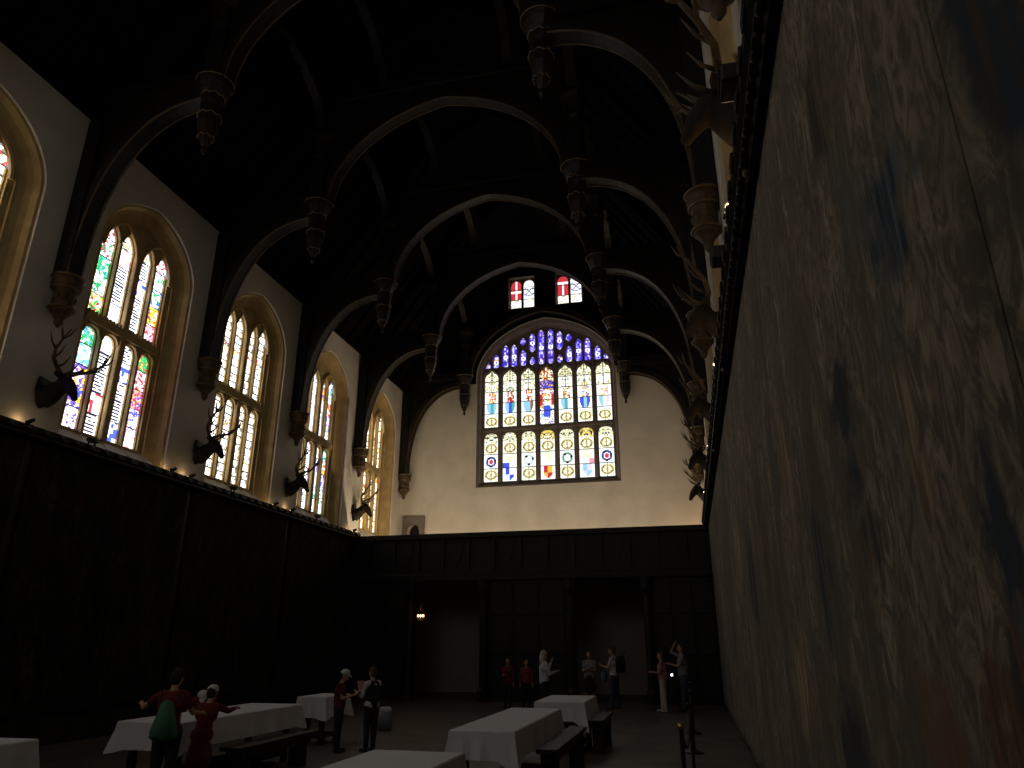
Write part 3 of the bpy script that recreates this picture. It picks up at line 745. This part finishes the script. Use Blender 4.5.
for y, l in lampl: spot((XL+.26, y, 5.33), PI, l, .6)
for y, l in ((5.84, 'lit lamp high on the right cornice, nearest the viewer'), (9.83, 'lit lamp on the right cornice midway along'), (14.44, 'lit lamp on the right cornice, third from the viewer'), (19.2, 'lit lamp on the right cornice close to the far wall')): spot((XR-.315, y, 5.345), -PI/2, l, 4.5)
spot((XR-.6, 27.2, 5.2), PI/2, 'lamp glowing on the gallery in the far right corner', 9)
spot((XL+1.6, 27.2, 5.2), PI/2, 'lamp glowing on the gallery in the far left corner', 5)
for x, l in ((-9.6, 'uplight standing behind the gallery rail, left end'), (-7.0, 'uplight standing behind the gallery rail, left of the middle'), (-4.2, 'uplight standing behind the gallery rail, middle'), (-1.6, 'uplight standing behind the gallery rail, right end')): spot((x, 23.75, 4.16), PI/2, l, 150, (1, .80, .55))
def flood(loc, rz, label):
    f = thing('floodlight', label, 'floodlight', loc, rz, 'black floodlights on the cornices')
    b = NB(); box(b, -.12, .15, -.13, .13, .16, .31, .02); obj('housing', b, 'iron', f)
    b = NB(); box(b, -.03, .03, -.16, -.14, 0, .27); box(b, -.03, .03, .14, .16, 0, .27); box(b, -.05, .05, -.16, .16, 0, .02); obj('bracket', b, 'iron', f)
    b = NB(); box(b, .145, .16, -.10, .10, .185, .285); obj('visor', b, 'iron', f); return f
for y, l in ((4.42, 'black box floodlight standing out from the right cornice near the top edge'), (7.0, 'black box floodlight on the right cornice beside the lit lamp')): flood((XR-.28, y, 5.33), PI, l)
for y, l in ((11.3, 'black floodlight on the left cornice below the most colourful window'), (16.0, 'black floodlight on the left cornice below the white window'), (20.5, 'black floodlight on the left cornice below the violet window')): flood((XL+.28, y, 5.33), .3, l).scale = (.6, .8, .5)
# ------------------------------------------------------------------ stag heads (x = out of the wall)
def stag(loc, rz, label):
    s = thing('stag_head', label, 'stag head', loc, rz, 'mounted stag heads along the walls')
    b = NB(); extr_y(b, [(-.16, .22), (.16, .22), (.18, 0), (.10, -.2), (0, -.27), (-.10, -.2), (-.18, 0)], 0, .05)
    for v in b.verts: v.co = Vector((v.co.y, v.co.x, v.co.z))
    obj('shield_mount', b, 'oak', s)
    b = NB()
    tube(b, [(.02, 0, -.10), (.14, 0, -.04), (.26, 0, .07), (.34, 0, .16)], [.19, .17, .13, .10], 12)
    tube(b, [(.26, 0, .20), (.36, 0, .17), (.46, 0, .06), (.52, 0, -.04), (.55, 0, -.10)], [.07, .12, .095, .068, .05], 12)
    ball(b, (.55, 0, -.10), .055, 8); ball(b, (.33, 0, .18), .115, 10)
    obj('head', remesh(b, .016), 'hide', s, True)
    for q in (-1, 1):
        b = NB(); tube(b, [(.30, q*.09, .22), (.30, q*.19, .27), (.33, q*.29, .26)], [.02, .05, .008], 8); obj('ear', b, 'hide', s, True)
    for q in (-1, 1):
        b = NB()
        main = [(.30, q*.05, .27), (.26, q*.16, .38), (.30, q*.36, .46), (.42, q*.54, .55), (.54, q*.60, .70), (.62, q*.56, .88)]
        tube(b, main, [.036, .034, .032, .028, .022, .008], 8)
        for st, d, ln in ((0, (.9, .2, .5), .34), (1, (.9, .3, .45), .28), (2, (.8, .4, .5), .30), (3, (.1, 1, .6), .30), (4, (.3, .9, .7), .24), (4, (.7, -.3, .8), .24)):
            p = Vector(main[st]); v = Vector((d[0], q*d[1], d[2])).normalized()
            tube(b, [p, p+v*ln*.55+Vector((0, 0, -.02)), p+v*ln+Vector((0, 0, .05))], [.022, .018, .004], 6)
        obj('antler', b, 'antler', s, True)
    return s
def remesh(bm, vox, smooth=4):
    me = bpy.data.meshes.new('r'); bm.to_mesh(me); bm.free()
    o = bpy.data.objects.new('r', me); C.objects.link(o)
    m = o.modifiers.new('r', 'REMESH'); m.mode = 'VOXEL'; m.voxel_size = vox
    if smooth:
        k = o.modifiers.new('s', 'SMOOTH'); k.factor = .5; k.iterations = smooth
    dg = bpy.context.evaluated_depsgraph_get(); r = bpy.data.meshes.new_from_object(o.evaluated_get(dg))
    bpy.data.objects.remove(o); bpy.data.meshes.remove(me); return r
S0 = stag((XL, 10.2, 6.1), .25, 'antlered stag head on the left wall before the most colourful window')
S0.scale = (1.15,)*3
for y, l in ((14.75, 'antlered stag head on the left wall before the white window'), (19.0, 'antlered stag head on the left wall before the violet window'), (23.6, 'antlered stag head on the left wall before the last window')):
    dup(S0, (XL, y, 6.1), .25, l)
for y, l in ((5.6, 'stag head at the top of the right wall, nearest the viewer'), (10.1, 'stag head on the right wall, second from the top'), (14.5, 'stag head on the right wall, third from the top'), (18.95, 'stag head on the right wall, fourth from the top'), (23.4, 'stag head on the right wall above the gallery end')):
    dup(S0, (XR, y, 6.15), PI, l)
# ------------------------------------------------------------------ tables, cloths, benches
def cloth_mesh(w_, l_, drop, seed, droop=.16):
    rr_ = random.Random(seed); bm = NB(); n = 96; rings = []
    def outline(off, amp):
        pts = []; c = [(-w_/2, -l_/2), (w_/2, -l_/2), (w_/2, l_/2), (-w_/2, l_/2)]; nn = [(0, -1), (1, 0), (0, 1), (-1, 0)]; per = (18, 30, 18, 30)
        for q in range(4):
            (x0, y0), (x1, y1) = c[q], c[(q+1) % 4]
            for k in range(per[q]):
                t = k/per[q]; x, y = x0+(x1-x0)*t, y0+(y1-y0)*t; wv = amp*math.sin(t*per[q]*1.15+seed+q)*(.6+.4*math.sin(t*9+seed))
                nx, ny = nn[q]
                if k == 0: nx, ny = nx+nn[q-1][0], ny+nn[q-1][1]; wv = amp*.5
                pts.append((x+nx*(off+wv), y+ny*(off+wv)))
        return pts
    for off, z, amp in ((.0, 0, 0), (.012, -.012, 0), (.02, -.10, .004), (.03, -drop*.6, .012), (.045, -drop, .022)):
        rings.append([bm.verts.new((x, y, z)) for x, y in outline(off, amp)])
    for a, c in zip(rings, rings[1:]):
        for k in range(n): bm.faces.new((a[k], a[(k+1) % n], c[(k+1) % n], c[k]))
    bm.faces.new(rings[0])
    # corners of the cloth hang lower and swing out
    for r, f_ in ((rings[3], .5), (rings[4], 1.)):
        for v in r:
            cx = max(0, min(1, 1-(w_/2-abs(v.co.x)+.0)/.16)); cy = max(0, min(1, 1-(l_/2-abs(v.co.y)+.0)/.16)); c = min(cx, cy)
            c *= f_; v.co.z -= droop*c; v.co.x += math.copysign(.03*c, v.co.x); v.co.y += math.copysign(.03*c, v.co.y)
    bmesh.ops.recalc_face_normals(bm, faces=bm.faces)
    return bm
def table(x0, x1, y0, y1, lab, clab, seed, drop=.34, droop=.14):
    cx, cy, w_, l_ = (x0+x1)/2, (y0+y1)/2, x1-x0, y1-y0
    t = thing('refectory_table', lab, 'table', (cx, cy, 0), 0, 'long oak tables')
    b = NB(); box(b, -w_/2, w_/2, -l_/2, l_/2, .735, .785, .008); obj('tabletop', b, 'bench', t)
    for sx in (-1, 1):
        for sy in (-1, 1):
            b = NB(); X, Y = sx*(w_/2-.12), sy*(l_/2-.18)
            lathe(b, [(.055, 0), (.055, .12), (.04, .15), (.06, .32), (.04, .5), (.055, .6), (.055, .735)], 10, X, Y); obj('leg', b, 'bench', t, True)
    b = NB(); box(b, -w_/2+.08, w_/2-.08, -l_/2+.15, l_/2-.15, .10, .16)
    obj('stretcher', b, 'bench', t)
    c = obj('tablecloth', cloth_mesh(w_+.01, l_+.01, drop, seed, droop), 'cloth', None, False); c.location = (cx, cy, .792)
    tagp(c, clab, 'tablecloth', 'white cloths on the long tables')
def bench(x0, x1, y0, y1, lab, h=.45):
    b = thing('bench', lab, 'bench', ((x0+x1)/2, (y0+y1)/2, 0), 0, 'low oak benches')
    w_, l_ = x1-x0, y1-y0
    q = NB(); box(q, -w_/2, w_/2, -l_/2, l_/2, h-.05, h, .01); obj('seat', q, 'bench', b)
    q = NB(); box(q, -w_/2+.04, w_/2-.04, -l_/2+.1, l_/2-.1, h-.15, h-.05); obj('apron', q, 'bench', b)
    for s in (-1, 1):
        q = NB(); box(q, -w_/2+.02, w_/2-.02, s*(l_/2-.25)-.03, s*(l_/2-.25)+.03, 0, h-.05, .01); obj('leg', q, 'bench', b)
table(-7.6, -6.50, 3.4, 6.65, 'long oak table cut by the left picture edge', 'white cloth on the table cut by the left picture edge', 1)
table(-6.98, -6.10, 8.35, 11.25, 'long oak table on the left with the red shirted children', 'white cloth on the long left table by the red shirted children', 2, .31, .05)
table(-6.98, -6.45, 12.75, 13.7, 'oak table half hidden behind the left table and the capped child', 'white cloth half hidden behind the capped child', 3, .34, .05)
table(-2.69, -1.97, 8.38, 11.35, 'long oak table in the middle with a bench along its right', 'large white cloth on the long middle table', 4, .29, .16)
table(-2.60, -1.80, 12.65, 14.2, 'small oak table just beyond the long middle table', 'white cloth on the small table beyond the long middle one', 5, .29, .16)
table(-2.87, -2.04, 3.0, 6.72, 'oak table cut by the bottom picture edge', 'white cloth at the bottom picture edge', 6)
bench(-1.90, -1.64, 9.2, 11.8, 'low dark bench along the right side of the long middle table', .52)
bench(-1.73, -1.50, 12.7, 14.3, 'short dark bench right of the small far table', .52)
bench(-5.98, -5.66, 9.0, 11.0, 'dark bench in front of the left table by the children')
bench(-2.85, -2.78+.25, 15.5, 17.4, 'dark bench behind the small far table')

# ------------------------------------------------------------------ rope barrier along the right tapestry
def post(loc, lab):
    p = thing('barrier_post', lab, 'barrier post', loc, 0, 'rope barrier posts')
    b = NB(); lathe(b, [(.15, 0), (.15, .02), (.06, .05), (.022, .08), (.022, .9)], 14); obj('stem', b, 'iron', p)
    b = NB(); ball(b, (0, 0, .93), .035, 10); obj('knob', b, 'brass', p, True); return p
pys = [7.9, 10.6, 13.4, 16.2]
pl = ['black rope barrier post nearest the viewer', 'second black rope barrier post from the viewer', 'third black rope barrier post from the viewer', 'farthest black rope barrier post']
P0 = post((-.17, pys[0], 0), pl[0])
P1 = post((-.10, pys[1], 0), pl[1]); [c for c in P1.children if c.name.startswith('knob')][0].data.materials[0] = M['iron']
for y, l in zip(pys[2:], pl[2:]): dup(P1, (-.10, y, 0), 0, l)
for k in range(3):
    y0, y1 = pys[k]+.03, pys[k+1]-.03; b = NB()
    tube(b, [(-.17+.07*(i/12 if k == 0 else 1), y0+(y1-y0)*i/12, .86-.25*4*(i/12)*(1-i/12)) for i in range(13)], .015, 8)
    tagp(obj('barrier_rope', b, 'rope'), 'dark sagging rope of the barrier, %s span' % ['nearest', 'middle', 'farthest'][k], 'rope', 'barrier ropes')

# ------------------------------------------------------------------ people
def clothmat(n, c): M[n] = mat(n, c, .9, .12, 12., .1)
for n, c in dict(skin=(.42, .25, .17), red_shirt=(.12, .014, .013), dark_red=(.09, .012, .013), orange_red=(.18, .04, .025), black_cloth=(.018, .018, .02), white_shirt=(.50, .50, .52), grey_shirt=(.22, .22, .23),
                 navy=(.03, .04, .08), pink_top=(.36, .18, .17), pale_pink=(.48, .37, .34), jeans=(.06, .08, .13), green_bag=(.05, .15, .08), teal_bag=(.06, .18, .20), dark_hair=(.02, .014, .01), white_hair=(.50, .46, .38),
                 brown_hair=(.07, .045, .025), cap_white=(.55, .55, .55), shoe=(.03, .028, .028), light_shoe=(.4, .38, .36), paper=(.7, .7, .68), pink_paper=(.5, .25, .25), bare_calf=(.30, .19, .14)).items(): clothmat(n, c)
def cap_(bm, a, b_, ra, rb):
    a, b_ = Vector(a), Vector(b_); n = 10; L = (b_-a).length
    ball(bm, a, ra, 10); ball(bm, b_, rb, 10)
    if L > 1e-4: tube(bm, [a, b_], [ra, rb], n)
def person(lab, X, Y, h, face, shirt, trousers, hair, shoes='shoe', lean=0., armL=None, armR=None, legs=(0, 0), long_sleeve=False, skirt=False, shorts=False, hat=None, head_down=0., hair_long=False, vest=None, turn=0.):
    """lean and head_down in degrees; an arm is (upper-arm direction, forearm direction) with x right, y forward, z up"""
    k = h/1.72
    p = thing('person', lab, 'person', (X, Y, 0), math.radians(face), None); p.scale = (k, k, k)
    ml = Matrix.Rotation(math.radians(-lean), 3, 'X'); hip = Vector((0, 0, .92))
    tw = lambda v: hip+ml @ (Vector(v)-hip)
    hd = Matrix.Rotation(math.radians(-head_down), 3, 'X') @ Matrix.Rotation(math.radians(turn), 3, 'Z')
    nb = Vector((0, 0, 1.47)); hw_ = lambda v: tw(nb+hd @ (Vector(v)-nb))
    B = NB(); S = NB(); T = NB(); H = NB(); Fs = []
    # trunk
    cap_(B, (-.075, 0, .93), (.075, 0, .93), .105, .105)
    cap_(B, tw((0, 0, .98)), tw((0, 0, 1.12)), .125, .12); cap_(B, tw((-.06, 0, 1.28)), tw((.06, 0, 1.28)), .115, .115)
    cap_(B, tw((-.13, 0, 1.40)), tw((.13, 0, 1.40)), .065, .065); cap_(B, tw((0, 0, 1.12)), tw((0, 0, 1.30)), .12, .13)
    cap_(B, tw((0, 0, 1.40)), hw_((0, .01, 1.53)), .058, .052)
    for a, b_, r in (((-.075, .0, .95), (.075, 0, .95), .125), (tw((0, 0, 1.0)), tw((0, 0, 1.3)), .142), (tw((-.07, 0, 1.28)), tw((.07, 0, 1.28)), .132), (tw((-.13, 0, 1.395)), tw((.13, 0, 1.395)), .078)): cap_(S, a, b_, r, r)
    # head with face
    ball(B, hw_((0, .015, 1.635)), .095, 14, (.80, .98, 1.15)); ball(B, hw_((0, .045, 1.575)), .062, 10, (.9, 1, .9))
    cap_(B, hw_((0, .105, 1.64)), hw_((0, .122, 1.605)), .012, .018); ball(B, hw_((0, .098, 1.57)), .022, 8, (1.3, .6, .5))
    for s in (-1, 1): ball(B, hw_((s*.08, .0, 1.62)), .022, 8, (.5, 1, 1.4)); ball(B, hw_((s*.03, .09, 1.655)), .018, 8, (1.3, .6, .5))
    # arms
    tips = []
    for s, arm in ((-1, armL), (1, armR)):
        u, f = arm or ((s*.18, .02, -1), (s*.05, .15, -1))
        u, f = Vector(u).normalized(), Vector(f).normalized(); sh = tw((s*.175, 0, 1.40)); el = sh+u*.285; wr = el+f*.245
        cap_(B, sh, el, .048, .038); cap_(B, el, wr, .039, .027); hb = wr+f*.07; cap_(B, wr, hb, .030, .034)
        cap_(S, sh, sh+u*(.285 if long_sleeve else .17), .062, .052)
        if long_sleeve: cap_(S, el, el+f*.21, .052, .040)
        tips.append((s, wr, hb, f, u))
    # legs
    for s, a in ((-1, legs[0]), (1, legs[1])):
        a = math.radians(a); hp = Vector((s*.09, 0, .90)); kn = hp+Vector((s*.01, math.sin(a)*.43, -math.cos(a)*.42)); an = Vector((kn.x, kn.y+math.sin(a-.1*abs(a))*.40, .085))
        cap_(B, hp, kn, .085, .056); cap_(B, kn, an, .056, .036); cap_(B, an+Vector((0, -.02, -.04)), an+Vector((s*.02, .14, -.055)), .036, .028)
        if not skirt:
            cap_(T, hp, kn, .105, .076)
            if not shorts: cap_(T, kn, an+Vector((0, 0, .02)), .074, .056)
        F = NB(); Fs.append(F); cap_(F, an+Vector((0, -.03, -.042)), an+Vector((s*.02, .16, -.050)), .042, .034)
    if not skirt: cap_(T, (-.08, 0, .94), (.08, 0, .94), .120, .120)
    else: cap_(T, (0, 0, .95), (0, 0, .60), .15, .215)
    me = remesh(B, .013)
    fb = NB(); fb.from_mesh(me)
    for s, wr, hb, f, u in tips:
        side = f.cross(Vector((0, 0, 1)))
        if side.length < .1: side = Vector((1, 0, 0))
        side.normalize(); nrm = side.cross(f).normalized()
        if nrm.z > 0: nrm = -nrm
        for i, (o, l) in enumerate(((-.026, .068), (-.009, .078), (.009, .074), (.026, .058))):
            b0 = hb+side*o+f*.02; m1 = b0+f*l*.55+nrm*.008; e1 = m1+f*l*.35+nrm*.026
            tube(fb, [b0, m1, e1], [.0105, .0095, .007], 6)
        t0 = wr+f*.025+side*(-.028*s); tube(fb, [t0, t0+f*.03+side*(-.026*s)+nrm*.008, t0+f*.062+side*(-.03*s)+nrm*.02], [.012, .011, .008], 6)
    bo = obj('body', fb, 'skin', p, True)
    if vest:
        W = NB()
        for a, b_, r in ((tw((0, 0, .98)), tw((0, 0, 1.28)), .155), (tw((-.075, 0, 1.27)), tw((.075, 0, 1.27)), .145), (tw((-.085, 0, 1.38)), tw((.085, 0, 1.38)), .093)): cap_(W, a, b_, r, r)
        obj('waistcoat', remesh(W, .016), vest, p, True)
    obj('top', remesh(S, .016), shirt, p, True); obj('skirt' if skirt else ('shorts' if shorts else 'trousers'), remesh(T, .016), trousers, p, True)
    for F in Fs: obj('shoe', remesh(F, .014), shoes, p, True)
    e = NB()
    for s in (-1, 1): ball(e, hw_((s*.031, .104, 1.638)), .0095, 8)
    obj('eyes', e, 'black_cloth', p, True)
    ball(H, hw_((0, -.012, 1.668)), .100, 14, (.86, .98, 1.0)); ball(H, hw_((0, -.045, 1.61)), .085, 12, (.95, .75, 1.1))
    if hair_long: cap_(H, hw_((0, -.05, 1.58)), hw_((0, -.06, 1.45)), .085, .07)
    obj('hair', remesh(H, .014), hair, p, True)
    if hat:
        c = NB(); ball(c, hw_((0, -.002, 1.70)), .112, 14, (.9, 1.0, .72)); cap_(c, hw_((-.04, .10, 1.68)), hw_((.04, .10, 1.68)), .02, .02); cap_(c, hw_((-.035, .16, 1.665)), hw_((.035, .16, 1.665)), .014, .014)
        cap_(c, hw_((0, .09, 1.68)), hw_((0, .16, 1.665)), .03, .022); obj('cap', remesh(c, .012), hat, p, True)
    wrs = {s: (p.matrix_basis @ Vector(hb)) for s, wr, hb, f, u in tips}
    return p, wrs, tw
down = lambda s: ((s*.15, 0, -1), (s*.05, .2, -1))
P = person
def bag(name, lab, cat, m, ring, y0, y1, loc, rz, sc_=1.):
    o = thing(name, lab, cat, loc, rz); b = NB(); extr_y(b, ring, y0, y1); bmesh.ops.bevel(b, geom=list(b.edges), offset=.02, segments=2, affect='EDGES')
    obj('bag_body', b, m, o, True)
    b = NB(); zt = max(z for x, z in ring)
    for s in (-1, 1): tube(b, [(s*.09, y1*.3, zt-.03), (s*.11, y1+.02, zt+.10), (s*.10, y1+.03, zt+.14)], .009, 6)
    obj('strap', b, 'black_cloth', o); return o
P('standing child in red shirt seen from behind with green drawstring bag', -5.80, 7.72, 1.40, 15, 'red_shirt', 'black_cloth', 'dark_hair', armL=((-.9, .2, -.6), (-.4, .7, .1)), armR=((.25, .5, -.8), (.1, 1, -.1)), shorts=True, head_down=18)
bag('drawstring_bag', 'green drawstring bag on the back of the standing red shirted child', 'bag', 'green_bag', [(-.05, .40), (.05, .40), (.15, .06), (.13, 0), (-.13, 0), (-.15, .06)], -.05, .05, (-5.72, 7.54, .70), .25)
P('child in red dress and white cap reaching over the left table', -5.80, 8.35, 1.20, 12, 'red_shirt', 'dark_red', 'dark_hair', skirt=True, hat='cap_white', lean=14, armL=((-.2, .9, -.4), (0, 1, .0)), armR=((.3, .9, -.3), (.1, 1, .1)), long_sleeve=True, head_down=10)
P('red shirted child bending down behind the left table', -7.12, 10.25, 1.30, -152, 'red_shirt', 'black_cloth', 'dark_hair', hat='cap_white', lean=52, armL=((-.2, .7, -.7), (.1, .8, -.3)), armR=((.2, .7, -.7), (0, .9, -.2)), head_down=20)
P('child in pale cap and dark red shirt reading a sheet', -5.88, 12.15, 1.25, -75, 'dark_red', 'black_cloth', 'dark_hair', hat='cap_white', armL=((-.1, .35, -1), (.2, 1, .3)), armR=((.1, .35, -1), (-.2, 1, .3)), head_down=22)
P('person in white sleeves and black waistcoat facing the capped child', -5.36, 12.3, 1.29, 62, 'white_shirt', 'black_cloth', 'brown_hair', vest='black_cloth', armL=((-.15, .35, -1), (.1, 1, .35)), armR=((.15, .35, -1), (-.1, 1, .25)), long_sleeve=True, head_down=8)
P('red jacketed person beyond the tables, left of a pair', -5.10, 21.0, 1.28, 170, 'red_shirt', 'black_cloth', 'brown_hair', long_sleeve=True, armR=((.1, .2, -1), (-.5, .8, .1)))
P('orange red jacketed person beyond the tables, right of a pair', -4.62, 21.2, 1.24, 195, 'orange_red', 'black_cloth', 'dark_hair', long_sleeve=True)
P('white haired person in white shirt holding up a phone', -3.60, 18.6, 1.50, -62, 'white_shirt', 'black_cloth', 'white_hair', armL=((-.25, .65, -.6), (.1, .35, .95)), armR=((.2, .3, -.9), (-.35, .9, .25)), long_sleeve=True, hair_long=True)
P('person in grey shirt and black skirt standing before the right opening', -2.92, 21.9, 1.45, 178, 'grey_shirt', 'black_cloth', 'dark_hair', skirt=True, armL=((-.1, .2, -1), (.6, .7, .2)), armR=((.1, .2, -1), (-.6, .7, .3)))
P('person in white shirt and dark trousers with black rucksack', -2.17, 21.4, 1.58, 75, 'white_shirt', 'navy', 'brown_hair', armL=((-.1, .4, -.9), (.2, 1, .35)), armR=((.1, .3, -.9), (-.2, 1, .2)), head_down=10, legs=(4, -5))
P('person in pink top and pale pink trousers, standing sideways', -.84, 20.8, 1.46, 88, 'pink_top', 'pale_pink', 'brown_hair', 'light_shoe', armL=((-.1, .2, -1), (.1, 1, .1)), armR=((.1, .1, -1), (0, 1, .05)), legs=(-4, 4))
pm, wm, _ = P('person in grey shirt and blue jeans raising one arm to the head', -.30, 21.0, 1.66, 100, 'grey_shirt', 'jeans', 'brown_hair', armR=((.3, .85, .40), (-.45, -.35, .8)), armL=((-.25, .5, -.8), (.3, .9, .2)), legs=(3, -3))
bag('rucksack', 'black rucksack on the back of the white shirted person', 'bag', 'black_cloth', [(-.13, .42), (.13, .42), (.16, .30), (.16, 0), (-.16, 0), (-.16, .30)], -.09, .09, (-1.98, 21.36, .93), math.radians(75)+PI)
bag('shoulder_bag', 'teal bag held in front of the white shirted person', 'bag', 'teal_bag', [(-.10, .26), (.10, .26), (.13, .05), (.12, 0), (-.12, 0), (-.13, .05)], -.05, .05, (-2.45, 21.45, .70), math.radians(75))
rk = bag('rucksack', 'grey and white rucksack standing on the floor behind the table', 'bag', 'grey_shirt', [(-.11, .40), (.11, .40), (.14, .28), (.14, 0), (-.14, 0), (-.14, .28)], -.10, .10, (-6.35, 15.3, 0), .3)
b = NB(); box(b, -.12, .12, -.11, .11, .34, .44, .04); obj('flap', b, 'cap_white', rk)
def sheet(name, lab, cat, m, w_, h_, loc, rot, th=.006):
    b = NB(); box(b, -w_/2, w_/2, -th/2, th/2, -h_/2, h_/2, th*.3); o = obj(name, b, m); o.location = loc; o.rotation_euler = rot; tagp(o, lab, cat); return o
sheet('paper_sheet', 'white sheet held by the capped child', 'paper', 'paper', .21, .28, (-5.60, 12.22, .90), (math.radians(-60), 0, math.radians(-75)))
sheet('paper_leaflet', 'pink leaflet held by the person in the black waistcoat', 'paper', 'pink_paper', .15, .22, (-5.62, 12.42, .98), (math.radians(-20), 0, math.radians(62)))
ph = sheet('phone', 'glowing phone between the pink clad person and the one in jeans', 'phone', 'iron', .07, .12, (-.59, 20.95, .90), (0, 0, math.radians(-5)), .012)
b = NB(); box(b, -.026, .026, -.009, -.0065, -.03, .03); obj('screen', b, 'screen', ph)
sheet('phone', 'dark phone held up by the white haired person', 'phone', 'iron', .075, .15, (-3.22, 18.95, 1.36), (0, 0, math.radians(-62)), .012)
